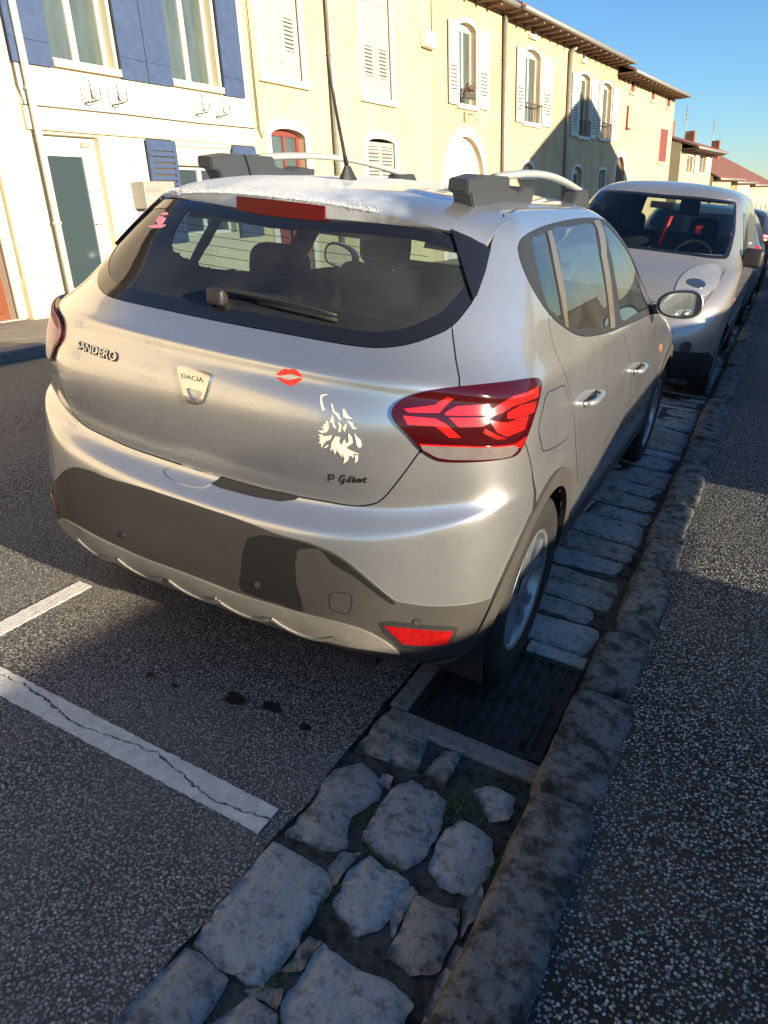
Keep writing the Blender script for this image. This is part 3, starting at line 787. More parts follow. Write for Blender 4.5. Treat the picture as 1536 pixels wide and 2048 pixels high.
R([1.515, 1.513, 1.505, 1.495, 1.492, 1.493], [0, .20, .36, .44, .49, .515], [.66, .665, .68, .72, .78, .86], sd(.50, 1.503, (.98, 1.25, 1.6, 1.85)), [(.47, 1.93, 1.50), (.40, 1.98, 1.502), (.30, 2.0, 1.504), (.17, 2.01, 1.506), (0, 2.02, 1.506)])
R([1.532, 1.531, 1.53, 1.528, 1.526, 1.526], [0, .12, .20, .245, .27, .28], [.88, .885, .90, .93, .97, 1.02], sd(.28, 1.532, (1.1, 1.3, 1.55, 1.7)), [(.26, 1.75, 1.53), (.22, 1.78, 1.529), (.17, 1.79, 1.53), (.09, 1.8, 1.53), (0, 1.8, 1.53)])
R([1.537] * 6, [0] * 6, [1.1, 1.1, 1.11, 1.12, 1.14, 1.17], sd(0, 1.54, (1.2, 1.33, 1.48, 1.55)), [(0, 1.57, 1.538), (0, 1.58, 1.537), (0, 1.585, 1.537), (0, 1.59, 1.537), (0, 1.59, 1.537)])
NET = np.array(rows)
NET[2:12, 3:5, 0] -= .014; NET[2:12, 3, 1] += .016; NET[7:12, 3:5, 0] -= .008
NET[12:15, 2:6, 0] -= np.array([.006, .018, .02, .016])
S = Surf(NET)
# ------------------------------------------------------------------ the silver hatchback
car = empty('hatchback'); car.matrix_world = M4
tag(car, 'silver hatchback with red tail lamps, lips and wolf stickers, nearest the camera', 'car')
AX_R, AX_F, WZ, ARCH = .651, 3.255, .326, .372
def c2(L, ox, oy, k): return [(ox + x / k, oy + y / k) for x, y in L]

glass_side = [(927, 626), (949, 594), (968, 545), (979, 503)]
glass_low = [(447, 644), (510, 656), (575, 668), (640, 680), (714, 692), (767, 695), (821, 687), (874, 668), (903, 652)]
GL = S.trs(smooth_line(glass_low + glass_side, 3))
GLtop = S.trs(smooth_line([(979, 503), (935, 485), (885, 468), (821, 455), (714, 443), (620, 436), (553, 432)], 3))
seam_low = [(410, 945), (446, 955), (560, 986), (640, 1001), (700, 1011), (738, 1010), (765, 998), (800, 957), (838, 905)]
SL = S.trs(smooth_line(seam_low, 3))
seam_up = S.trs(smooth_line([(838, 905), (870, 850), (900, 800), (919, 771), (912, 720), (903, 652)], 3))
# tailgate and bumper ------------------------------------------------
iG = len(smooth_line(glass_low, 3))
tg_right = [(0, SL[0][1])] + SL[1:] + seam_up[1:] + GL[:iG][::-1][1:-1] + [(0, GL[0][1])]
S.panel('tailgate', sym(tg_right), MT['paint'], car, gap=.0022)
bump_side = S.trs(smooth_line([(838, 905), (900, 890), (1000, 890), (1045, 884), (1056, 905), (1064, 940)], 3))
def arc(yc, zc, r, a0, a1, n, u0, v0):
    out = []; q = (u0, v0)
    for k in range(n + 1):
        a = math.radians(a0 + (a1 - a0) * k / n)
        q = S.yz(yc - r * math.cos(a), zc + r * math.sin(a), *q); out.append(q)
    return out
arcR = arc(AX_R, WZ, ARCH, -12, 192, 40, 5.1, 1)
p_b = S.ev(*bump_side[-1]); ang = math.degrees(math.atan2(p_b[2] - WZ, AX_R - p_b[1]))
arc_low = [q for q in arcR if math.degrees(math.atan2(S.ev(*q)[2] - WZ, AX_R - S.ev(*q)[1])) < ang - 4 and S.ev(*q)[1] < AX_R]
bp_right = [(0, .05), (1, .05), (2, .05), (3, .05), (4, .05), (5.0, .05)] + arc_low + [bump_side[-1]] + bump_side[::-1][1:] + SL[::-1][1:-1] + [(0, SL[0][1])]
S.panel('bumper', sym(bp_right), MT['paint'], car, gap=.0022)
# side: window opening, doors, quarter -------------------------------
dlo_px = [(1036, 497), (1042, 480), (1062, 465), (1100, 449), (1150, 438), (1190, 436), (1214, 443), (1245, 473), (1275, 522), (1300, 578), (1314, 614)]
dlo_top = S.trs(smooth_line(dlo_px, 3))
dlo_bot = S.trs(smooth_line([(1314, 614), (1298, 629), (1250, 651), (1210, 666), (1175, 672), (1152, 668), (1130, 655), (1105, 635), (1084, 608), (1060, 568), (1042, 525), (1036, 497)], 3))
DLO = dlo_top[:-1] + dlo_bot[:-1]
vR = 15.55
seamC = S.trs(smooth_line([(1096, 626), (1102, 670), (1112, 705), (1136, 765), (1147, 830), (1152, 900), (1155, 960)], 3))
seamB = S.trs(smooth_line([(1242, 654), (1256, 700), (1262, 745), (1259, 810), (1245, 870), (1222, 925)], 3))
pb = S.ev(*seamB[-1])
seamB = seamB + [S.yz(pb[1] - .03, .33, *seamB[-1])]
seamA = [S.yz(y, z, 9.5, 6) for y, z in ((2.66, 1.035), (2.74, .93), (2.80, .80), (2.80, .60), (2.77, .33))]
def near(L, q): return min(range(len(L)), key=lambda i: np.linalg.norm(S.ev(*L[i]) - S.ev(*q)))
iC = near(dlo_bot, seamC[0]); iB = near(dlo_bot, seamB[0]); iA = near(dlo_bot, seamA[0])
arc_up = [q for q in arcR if math.degrees(math.atan2(S.ev(*q)[2] - WZ, AX_R - S.ev(*q)[1])) > ang - 3 and S.ev(*q)[2] > .36]
pc = S.ev(*seamC[-1])
kC = min(range(len(arc_up)), key=lambda i: np.linalg.norm(S.ev(*arc_up[i]) - pc))
arc_q = arc_up[:kC + 1]; arc_d = arc_up[kC:]
glass_r = [q for q in GL[iG:]]
q_loop = [GL[iG - 1]] + glass_r + [(3.9, 14.6), (4.6, vR), (6, vR), (7, vR), (8, vR), (9, vR), (10, vR - .1), (10.45, 14.6), (10.35, 13.6), (10.15, 12.6), (9.95, 11.5)]
q_loop += [dlo_bot[0]] + dlo_top[::-1][1:] + dlo_bot[::-1][1:len(dlo_bot) - iC] + seamC[1:] + arc_q[::-1][1:] + [bump_side[-1]] + bump_side[::-1][1:-1] + seam_up[1:-1]
S.panel('quarter_panel', q_loop, MT['paint'], car, gap=.0022, mirror=True)
rd = dlo_bot[iB:iC + 1] + seamC[1:] + arc_d[1:] + [S.yz(y, .33, 7, 1.5) for y in (1.05, 1.3, 1.55)] + seamB[::-1]
S.panel('rear_door', rd, MT['paint'], car, gap=.0025, mirror=True)
fd = dlo_bot[iA:iB + 1] + seamB[1:] + [S.yz(y, .33, 8.5, 1.5) for y in (2.0, 2.4)] + seamA[::-1]
S.panel('front_door', fd, MT['paint'], car, gap=.0025, mirror=True)
arcF = arc(AX_F, WZ, ARCH, -8, 188, 36, 10.2, 1)
ff = [S.yz(2.77, .33, 9.5, 1)] + arcF[::-1] + [S.yz(3.66, .25, 11.6, .5), (12.5, .3), (12.5, 7.8), (11.6, 9), (10.9, 10), (10.4, 11.2), (9.95, 11.5)] + seamA[:-1]
S.panel('front_fender', ff, MT['paint'], car, gap=.002, mirror=True)
hood = [(12.5, 7.8), (13.2, 7.7), (14, 7.7), (14, 12), (13, 12), (12, 12), (11, 12), (10.4, 11.2), (10.9, 10), (11.6, 9)]
S.panel('bonnet', hood, MT['paint'], car, mirror=True)
S.panel('front_bumper', [(12.5, .05), (13.2, .05), (14, .05), (14, 7.65), (13.2, 7.65), (12.5, 7.75)], MT['paint'], car, mirror=True)
S.panel('windscreen', [(10.5, 12.05), (12, 12.05), (14, 12.05), (14, 14.9), (12, 14.9), (10.6, 14.8), (10.55, 13.6)], MT['gl_front'], car, mirror=True, thick=.004)
# roof (frosted on the far side) and inner shell ----------------------
S.panel('roof', [(0, 14.95), (2, 14.95), (3.9, 14.7), (4.6, vR + .05), (6, vR + .05), (8, vR + .05), (9, vR + .05), (10, vR - .05), (12, 15.0), (14, 15.0), (14, 17.98), (0, 17.98)], MT['roof_paint'], car, mirror=True)
side_holes = [DLO]
def cut(u, v, p):
    a = abs(u)
    if 12 < v < 14.5 and inpoly((a, v), GLh): return True
    if v > 10.4 and inpoly((a, v), DLOh): return True
    if a > 10.6 and 12.1 < v < 14.8: return True
    for yc in (AX_R, AX_F):
        if abs(p[0]) > .55 and (p[1] - yc) ** 2 + (p[2] - WZ) ** 2 < (ARCH + .012) ** 2: return True
    return False
rear_loop = sym([(0, GL[0][1])] + GL[1:] + GLtop[1:-1] + [(0, GLtop[-1][1])])
GLh = S.inset(S.dense(rear_loop, True, .03), .05)
DLOh = S.inset(S.dense(DLO, True, .03), .022)
S.shell('inner_shell', MT['black_in'], car, -.009, cut)
# rear window --------------------------------------------------------
rl = S.dense(rear_loop, True, .02)
rin = S.inset(rl, .045)
S.panel('window_border', rl, MT['gloss_black'], car, off=.0015, thick=.003, holes=[rin], dens=False)
rg = S.panel('rear_window', S.inset(rl, .03), MT['gl_rear'], car, off=.0, thick=.003, dens=False)
for k in range(9):
    v = 12.28 + k * .17
    S.strip('heating_wire', [(u, v) for u in np.linspace(-2.15, 2.15, 30)], .0014, MT['plastic_dusty'], rg, off=-.004)
# side windows -------------------------------------------------------
dl = S.dense(DLO, True, .02)
def tri_uv(pts): return S.trs(smooth_line(pts, 3, True))
qw = tri_uv([(1064, 484), (1078, 472), (1092, 466), (1101, 510), (1112, 560), (1122, 620), (1124, 640), (1108, 626), (1090, 600)][:])
w1 = tri_uv([(1104, 462), (1140, 452), (1186, 448), (1196, 490), (1207, 550), (1215, 610), (1219, 648), (1180, 657), (1140, 652), (1132, 620), (1120, 550)])
w2 = tri_uv([(1208, 452), (1222, 460), (1248, 492), (1272, 536), (1292, 582), (1300, 612), (1270, 628), (1244, 640), (1236, 590), (1224, 520)])
S.panel('window_frame', dl, MT['plastic_dark'], car, off=.0005, thick=.006, holes=[S.dense(q, True, .02) for q in (qw, w1, w2)], dens=False, mirror=True)
for q in (qw, w1, w2): S.panel('side_window', S.inset(S.dense(q, True, .02), -.006), MT['gl_side'], car, off=-.001, thick=.002, dens=False, mirror=True)
S.panel('pillar_trim', S.trs([(1093, 464), (1101, 461), (1116, 520), (1130, 590), (1136, 655), (1130, 655), (1121, 600), (1107, 530)]), MT['pillar'], car, off=.003, thick=.004, mirror=True)
S.panel('pillar_trim', S.trs([(1186, 442), (1197, 440), (1212, 510), (1224, 590), (1229, 655), (1220, 657), (1214, 590), (1201, 510)]), MT['pillar'], car, off=.003, thick=.004, mirror=True)
# black side blades of the rear window
S.panel('window_blade', S.trs([(899, 463), (940, 480), (978, 502), (968, 545), (951, 594), (944, 603), (930, 560), (912, 500)]), MT['gloss_black'], car, off=.010, thick=.012, mirror=True)
# roof spoiler -------------------------------------------------------
def zbody(x, y):
    h = S.bvh.ray_cast(Vector((x, y, 3)), Vector((0, 0, -1)))
    return h[0].z if h[0] is not None else 0
SPW = .598
_spc = {}
def spoiler_section(x):
    if x in _spc: return _spc[x]
    a = abs(x) / SPW
    zt = 1.466 - .066 * a ** 2.6; yt = .405 + .140 * a ** 2.2
    zb = zt - .062 * (1 - a ** 3) - .006; yb = yt + .012
    y2 = .74 - .02 * a
    top = []
    for t in (0, .2, .4, .6, .8, .93):
        y = y2 + (yt - y2) * t; zl = (zbody(x, y2) + .002) * (1 - t) + zt * t + .012 * math.sin(math.pi * t)
        top.append((x, y, max(zl, zbody(x, y) + .0035)))
    _spc[x] = top + [(x, yt, zt), (x, yt + .004, (zt + zb) / 2 - .004), (x, yb, zb), (x, yb + .08, zb + .02), (x, y2, zbody(x, y2) - .035)]
    return _spc[x]
xs = np.linspace(-SPW, SPW, 45); V = []; Fc = []
for x in xs: V += spoiler_section(x)
n = 11
for i in range(len(xs) - 1):
    for k in range(n):
        a = i * n + k; b = i * n + (k + 1) % n; Fc.append((a, b, b + n, a + n))
Fc += [tuple(range(n)), tuple(range((len(xs) - 1) * n + n - 1, (len(xs) - 1) * n - 1, -1))]
bm = bmesh.new(); tmp = add('t', V, Fc, None); bm.from_mesh(tmp.data); bpy.data.objects.remove(tmp)
for e in bm.edges:
    if len(e.link_faces) == 2 and e.calc_face_angle(0) > .6: e.smooth = False
sp = bmo('roof_spoiler', bm, MT['roof_paint'], car, smooth=True)
# third brake lamp on the spoiler's rear face
V = []; Fc = []
for x in np.linspace(-.155, .155, 13):
    q = spoiler_section(x); y0 = q[6][1]; z0 = q[6][2] - .006; z1 = q[8][2] + .010
    V += [(x, y0 - .004, z0), (x, y0 - .004, z1), (x, y0 + .02, z1), (x, y0 + .02, z0)]
for i in range(12):
    for k in range(4):
        a = 4 * i + k; b = 4 * i + (k + 1) % 4; Fc.append((a, b, b + 4, a + 4))
Fc += [(0, 1, 2, 3), (51, 50, 49, 48)]
bm = bmesh.new(); tmp = add('t', V, Fc, None); bm.from_mesh(tmp.data); bpy.data.objects.remove(tmp)
bl = bmo('brake_lamp', bm, MT['brake'], sp)
# frost on the spoiler and roof: a crust of small grains
rnd = random.Random(4); V = []; Fc = []
def grain(p, r):
    b = len(V)
    for k in range(5):
        a = 2 * math.pi * k / 5 + rnd.random(); V.append((p[0] + r * math.cos(a), p[1] + r * math.sin(a), p[2] - .001))
    V.append((p[0], p[1], p[2] + r * .8))
    for k in range(5): Fc.append((b + k, b + (k + 1) % 5, b + 5))
for i in range(9000):
    x = round(rnd.uniform(-.57, .30), 2)
    if rnd.random() > .35 + .65 * (1 - (x + .57) / .87): continue
    q = spoiler_section(x); t = abs(rnd.gauss(0, .22))
    if t > 1: continue
    P0 = np.array(q[6]) + (rnd.uniform(-.005, .005), 0, 0); P1 = np.array(q[5]); P2 = np.array(q[3])
    p = P0 + (P1 - P0) * min(1, t * 3) + (P2 - P1) * max(0, t - .33) * 1.2
    grain(p + (rnd.gauss(0, .006), rnd.gauss(0, .004), .001), rnd.uniform(.0008, .0021))
fr_ = add('frost', V, Fc, MT['frost'], sp); fr_['kind'] = 'stuff'
# tail lamps ---------------------------------------------------------
lamp_px = [(783, 825), (797, 803), (832, 786), (870, 779), (950, 773), (1020, 765), (1064, 758), (1077, 763), (1078, 778), (1069, 815), (1054, 862), (1036, 902), (1014, 915), (960, 922), (900, 923), (870, 917), (842, 898), (815, 868), (791, 846)]
lp = S.trs(smooth_line(lamp_px, 3, True))
lo, ll = S.panel('tail_lamp', lp, MT['lamp_dark'], car, off=.008, thick=.014, mirror=True, step=.012, du=.12, dv=.12)
L7 = lambda L: S.trs([(740 + x / 2.56, 700 + y / 2.56) for x, y in L])
red_bits = [
 ('lamp_red', [(172, 302), (328, 282), (392, 238), (424, 246), (352, 322), (195, 320)]),
 ('lamp_red', [(168, 336), (330, 350), (384, 376), (462, 446), (404, 446), (330, 388), (192, 380)]),
 ('lamp_red', [(384, 318), (440, 288), (560, 278), (604, 276), (588, 334), (380, 334)]),
 ('lamp_red', [(400, 346), (584, 344), (606, 372), (570, 392), (448, 392)]),
 ('lamp_red', [(604, 312), (720, 240), (846, 192), (848, 238), (724, 286), (668, 322), (600, 348)]),
 ('lamp_red', [(600, 358), (690, 372), (796, 336), (778, 404), (690, 442), (640, 420)]),
 ('lamp_red2', [(690, 322), (760, 282), (838, 262), (826, 318), (742, 352), (690, 352)]),
 ('lamp_red2', [(580, 400), (640, 432), (690, 452), (640, 456), (572, 424)]),
]
for mn_, L in red_bits:
    a, b = S.panel('lamp_element', L7(L), MT[mn_], lo, off=.0092, thick=.002, mirror=True, step=.01, du=.1, dv=.1); b.parent = ll
a, b = S.panel('reversing_lamp', L7(smooth_line([(256, 482), (480, 492), (722, 486), (750, 492), (712, 540), (600, 556), (400, 556), (318, 534)], 2, True)), MT['lamp_white'], lo, off=.0092, thick=.002, mirror=True, step=.01, du=.1, dv=.1); b.parent = ll
a, b = S.panel('lamp_rim', L7([(250, 476), (480, 486), (724, 480), (790, 440), (760, 500), (724, 486), (480, 493), (256, 484)]), MT['lamp_red'], lo, off=.0094, thick=.002, mirror=True, step=.01, du=.1, dv=.1); b.parent = ll
ll['label'] = 'far tail lamp, its top white with frost'
fz = [q for q in S.trs([(800, 803), (835, 787), (950, 774), (1064, 759), (1075, 765), (1066, 806), (950, 808), (850, 814), (808, 816)])]
S.panel('mist', [(-u, v) for u, v in S.inset(S.dense(lp, True, .012), .006)][::-1], MT['lamp_misted'], ll, off=.0112, thick=.002, dens=False, du=.12, dv=.12)
S.panel('frost', [(-u, v) for u, v in fz][::-1], MT['lamp_frost'], ll, off=.0122, thick=.001, step=.012, du=.12, dv=.12)
# bumper cladding ----------------------------------------------------
lo_top = smooth_line([(425, 1020), (500, 1047), (560, 1070), (620, 1086), (680, 1112), (740, 1160), (785, 1197), (815, 1207), (880, 1213), (950, 1206), (985, 1196)], 3)
LT = S.trs(lo_top)
pe = S.ev(*LT[-1]); LT = LT + [S.yz(.335, pe[2] + .012, *LT[-1])]
low_arc = [q for q in arcR if S.ev(*q)[1] < AX_R and S.ev(*q)[2] < S.ev(*LT[-1])[2] - .02]
clad = sym([(0, .08), (1, .08), (2, .08), (3, .08), (4, .08), (5, .08)] + low_arc + LT[::-1])
S.panel('bumper_cladding', clad, MT['plastic_dusty'], car, off=.003, thick=.012, step=.014)
# clean, wet looking patches on the dusty cladding
wet = [[(560, 1074), (618, 1088), (640, 1098), (596, 1100), (594, 1165), (608, 1222), (560, 1206), (488, 1182), (484, 1148), (498, 1075)],
       [(640, 1098), (680, 1116), (740, 1164), (788, 1202), (780, 1206), (735, 1172), (700, 1146), (668, 1128), (650, 1106)],
       [(114, 962), (150, 1000), (200, 1040), (246, 1060), (244, 1080), (200, 1060), (150, 1030), (122, 990)]]
for wpx in wet[:2]: S.panel('clean_patch', S.trs(smooth_line(wpx, 2, True)), MT['plastic_wet'], car, off=.0038, thick=.001, step=.012)
# skid plate with ribs
K8 = lambda L: S.trs([(80 + x / 1.506, 900 + y / 1.506) for x, y in L])
sk_top = K8(smooth_line([(488, 386), (600, 430), (780, 485), (900, 515), (980, 540), (1040, 572), (1086, 607)], 3))
sk_bot = K8(smooth_line([(1086, 607), (1000, 594), (900, 576), (700, 520), (560, 470), (478, 432)], 3))
sk = sym([(0, sk_bot[-1][1] - .1)] + sk_bot[::-1][1:] + sk_top[::-1][1:-1] + [(0, sk_top[0][1])])
sko = S.panel('skid_plate', sk, MT['skid'], car, off=.011, thick=.018, step=.014)
for x0 in (-.40, -.2, 0.02, .2, .40):
    L = [S.xz(x0 - .10 + .2 * t, .37 - .035 * (1 - (2 * t - 1) ** 2) - .02 * t * 0, .5 * abs(x0) / .27 + .3, 1.5) for t in np.linspace(0, 1, 9)] if x0 - .1 >= 0 else None
    if x0 - .1 < 0:
        L = [(S.xz(abs(x0 - .10 + .2 * t), .37 - .035 * (1 - (2 * t - 1) ** 2), .4, 1.5)[0] * (1 if x0 - .1 + .2 * t >= 0 else -1), S.xz(abs(x0 - .10 + .2 * t), .37 - .035 * (1 - (2 * t - 1) ** 2), .4, 1.5)[1]) for t in np.linspace(0, 1, 9)]
    S.strip('rib', L, .012, MT['skid'], sko, off=.016)
# hand-hold on the bumper ledge: a dark panel laid on as the slot's shade
for L, m_ in (([(332, 944), (362, 929), (398, 941), (441, 953), (424, 966), (404, 976), (362, 968), (344, 958)], 'paint'), ([(424, 968), (443, 954), (520, 975), (600, 992), (560, 1003), (470, 984)], 'plastic_dark')):
    S.panel('handhold', S.trs(smooth_line(L, 2, True)), MT[m_], car, off=.0028 if m_ == 'plastic_dark' else .005, thick=.006, step=.012)
# red reflectors, parking sensors, tow-eye cover
rf = S.trs([(767, 1249), (830, 1256), (905, 1260), (893, 1286), (850, 1289), (806, 1286)])
S.panel('reflector', rf, MT['reflector'], car, off=.006, thick=.008, mirror=True, step=.012)
S.panel('reflector_bezel', S.inset(S.dense(rf, True, .012), -.016), MT['plastic_dark'], car, off=.004, thick=.008, mirror=True, dens=False)
def disc(name, uv, r, m, parent, off, mirror=True, n=20):
    e = 1e-3; u, v = uv; P = S.ev(u, v); a = (S.ev(u + e, v) - P) / e; b = (S.ev(u, v + e) - P) / e; N = S.nrm(u, v)
    ta = a / np.linalg.norm(a); tb = np.cross(N, ta); J = np.stack([a, b], 1); L = []
    for k in range(n):
        t = 2 * math.pi * k / n; d = np.linalg.lstsq(J, (ta * math.cos(t) + tb * math.sin(t)) * r, rcond=None)[0]; L.append((u + d[0], v + d[1]))
    return S.panel(name, L, m, parent, off=off, thick=.006, mirror=mirror, dens=False, du=9, dv=9)
for px in ((515, 1168), (833, 1243)):
    q = S.tr(*px); a, b = disc('parking_sensor', q, .0125, MT['plastic_dark'], car, .0045)
    c_, d_ = disc('sensor_face', q, .0085, MT['plastic'], a, .0062); d_.parent = b
tq = S.trs(smooth_line([(662, 1186), (683, 1184), (704, 1190), (703, 1210), (698, 1226), (680, 1224), (662, 1216)], 2, True))
S.strip('tow_cover_gap', tq, .003, MT['black_in'], car, off=.0036, closed=True)
# wheel-arch cladding ring -------------------------------------------
for yc, a0, a1, u0 in ((AX_R, -18, 197, 5.1), (AX_F, -8, 190, 10.2)):
    inn = arc(yc, WZ, ARCH - .004, a0, a1, 44, u0, .8); outr = arc(yc, WZ, ARCH + .058, a0 + 4, a1 - 4, 44, u0, .8)
    S.panel('arch_cladding', inn + outr[::-1], MT['plastic_dusty'], car, off=.010, thick=.022, mirror=True, step=.02)
sill = [S.yz(y, .335, 6.5, 1.2) for y in (1.0, 1.4, 1.8, 2.2, 2.6, 2.9)] + [S.yz(y, .215, 9, .2) for y in (2.92, 2.5, 2.0, 1.5, 1.02)]
S.panel('sill_cladding', sill, MT['plastic_dusty'], car, off=.012, thick=.02, mirror=True)
rub = [S.yz(y, z, 8, 1.8) for y, z in ((1.06, .43), (1.5, .405), (2.0, .40), (2.5, .41), (2.84, .43), (2.84, .335), (2.4, .335), (1.8, .335), (1.4, .335), (1.04, .335))]
S.panel('door_moulding', rub, MT['plastic'], car, off=.009, thick=.012, mirror=True)
# fuel flap ----------------------------------------------------------
fl = S.trs(smooth_line([(1077, 858), (1082, 885), (1086, 902), (1108, 895), (1132, 878), (1140, 855), (1139, 815), (1130, 772), (1112, 778), (1094, 787), (1086, 815)], 2, True))
S.strip('fuel_flap_gap', fl, .0042, MT['black_in'], car, off=.0006, closed=True)
S.panel('fuel_flap', S.inset(S.dense(fl, True, .012), .003), MT['paint'], car, off=.0012, thick=.004, dens=False)
# thin crease line on the C pillar
# door handles -------------------------------------------------------
def handle(px):
    q = S.tr(*px); P = S.ev(*q); N = S.nrm(*q)
    e = 1e-3; T = (S.ev(q[0] + e, q[1]) - S.ev(q[0] - e, q[1])); T /= np.linalg.norm(T); B = np.cross(N, T)
    for sgn in (1, -1):
        V = []; Fc = []; nn = 14
        for i in range(nn + 1):
            t = i / nn * 2 - 1
            c = P + T * t * .10 + N * (.012 + .024 * (1 - t ** 4)); r1 = .017 * (1 - .35 * t * t); r2 = .010
            for k in range(10):
                a = 2 * math.pi * k / 10; V.append((c + B * r1 * math.cos(a) + N * r2 * math.sin(a)) * (sgn, 1, 1))
        for i in range(nn):
            for k in range(10): Fc.append((i * 10 + k, i * 10 + (k + 1) % 10, (i + 1) * 10 + (k + 1) % 10, (i + 1) * 10 + k))
        Fc += [tuple(range(10)), tuple(range(nn * 10 + 9, nn * 10 - 1, -1))]
        bm = bmesh.new(); tmp = add('t', V, Fc, None); bm.from_mesh(tmp.data); bpy.data.objects.remove(tmp)
        bmo('door_handle', bm, MT['paint'], car, smooth=True)
handle((1181, 796)); handle((1275, 736))
# door mirror --------------------------------------------------------
for sgn in (1, -1):
    bm = bmesh.new()
    r = bmesh.ops.create_uvsphere(bm, u_segments=24, v_segments=14, radius=1)
    for v in bm.verts:
        x, y, z = v.co
        x = math.copysign(abs(x) ** .8, x); z = math.copysign(abs(z) ** .8, z)
        v.co = Vector((x * .108, max(y, -.18) * .10, z * .068 * (1 + .12 * x)))
    R_ = Matrix.Rotation(-.15, 3, 'Y')
    for v in bm.verts:
        v.co = R_ @ v.co; v.co = Vector(((.955 + v.co.x) * sgn, 2.40 + v.co.y, 1.098 + v.co.z))
    mo = bmo('door_mirror', bm, MT['paint'], car, smooth=True)
    n = 28; V = []; V2_ = []
    for sc, LST, yy in ((1.0, V, 2.3775), (.86, V2_, 2.3745)):
        for k in range(n):
            a = 2 * math.pi * k / n; x = math.copysign(abs(math.cos(a)) ** .8, math.cos(a)) * .103 * sc; z = math.copysign(abs(math.sin(a)) ** .8, math.sin(a)) * .064 * sc * (1 + .12 * math.cos(a))
            q = R_ @ Vector((x, 0, z)); LST.append(((.955 + q.x) * sgn, yy, 1.098 + q.z))
    add('mirror_housing', V + [(a, b + .02, c) for a, b, c in V], [tuple(range(n))] + [(i, (i + 1) % n, n + (i + 1) % n, n + i) for i in range(n)], MT['plastic_dark'], mo)
    mg = add('mirror_glass', [Vector(v) + Vector((0, .0, 0)) for v in V2_], [tuple(range(n)) if sgn > 0 else tuple(range(n))], MT['mirror'], mo)
    tube('mirror_foot', [(.79 * sgn, 2.46, 1.045), (.83 * sgn, 2.44, 1.05), (.88 * sgn, 2.42, 1.065)], .024, MT['plastic_dark'], mo)
# door and side seams are real gaps; lamp-top shut line ---------------
ind = S.tr(1339, 673); disc('side_indicator', S.yz(2.86, .80, 10, 7), .022, MT['orange'], car, .004)
# roof rails ---------------------------------------------------------
def rail(sgn):
    V = []; Fc = []
    def prism(name, outline, x0, x1, m, parent, bev=.004):
        bm = bmesh.new()
        a = [bm.verts.new((x0 * sgn, y, z)) for y, z in outline]; b = [bm.verts.new((x1 * sgn, y, z)) for y, z in outline]
        bm.faces.new(a); bm.faces.new(b[::-1]); k = len(a)
        for i in range(k): bm.faces.new((a[i], b[i], b[(i + 1) % k], a[(i + 1) % k]))
        bmesh.ops.recalc_face_normals(bm, faces=bm.faces[:])
        bmesh.ops.bevel(bm, geom=bm.edges[:], offset=bev, segments=2, affect='EDGES')
        return bmo(name, bm, m, parent)
    back = prism('roof_rail', [(.625, 1.558), (.63, 1.524), (.665, 1.518), (.70, 1.475), (.92, 1.482), (1.26, 1.495), (1.27, 1.548), (1.16, 1.552), (1.10, 1.534), (1.00, 1.545), (.98, 1.578), (.74, 1.574)], .43, .492, MT['rail_foot'], car)
    # bar
    pts = []
    for t in np.linspace(0, 1, 18):
        y = .93 + 1.22 * t; z = 1.556 + .048 * math.sin(math.pi * (t * .86 + .10)) - .012 * t; pts.append((.461 * sgn - .02 * t * sgn, y, z))
    V, Fc = tube_geo(pts, .021, 10, .62)
    bar = add('rail_bar', V, Fc, MT['satin'], back, smooth=True)
    prism('rail_front_foot', [(1.93, 1.50), (2.0, 1.556), (2.16, 1.565), (2.27, 1.485), (2.1, 1.478)], .41, .47, MT['rail_foot'], back)
rail(1); rail(-1)
# antenna ------------------------------------------------------------
ab = bmesh.new()
bmesh.ops.create_cone(ab, cap_ends=True, segments=20, radius1=1, radius2=.3, depth=1)
for v in ab.verts:
    top = v.co.z > 0
    v.co = Vector((v.co.x * .026, .80 + v.co.y * .05 - (.012 if top else 0), 1.522 + (.046 if top else 0)))
an = bmo('antenna', ab, MT['plastic_dark'], car, smooth=False)
tube('antenna_whip', [(0, .787, 1.560), (0, .765, 1.60), (0, .70, 1.72), (0, .64, 1.84)], [.0085, .0062, .005, .0042], MT['plastic_dark'], an)
# wiper --------------------------------------------------------------
wp = []
for px in ((436, 596), (470, 590), (520, 600), (580, 613), (640, 629), (678, 640)):
    q = S.tr(*px); wp.append(S.ev(*q) + S.nrm(*q) * .022)
wv, wf = tube_geo(wp, [.012, .012, .010, .0075, .006, .005], 8, .7)
wi = add('rear_wiper', wv, wf, MT['plastic_dark'], car, smooth=True)
hb = S.tr(440, 600); hc = S.ev(*hb) + S.nrm(*hb) * .018
box('wiper_hub', hc[0] - .026, hc[0] + .03, hc[1] - .02, hc[1] + .02, hc[2] - .024, hc[2] + .022, MT['plastic_dark'], wi, bev=.011, seg=3, smooth=True)
wb = []
for px in ((520, 607), (580, 622), (640, 636), (676, 644)):
    q = S.tr(*px); wb.append(S.ev(*q) + S.nrm(*q) * .008)
tube('wiper_blade', wb, .0055, MT['rubber'], wi)
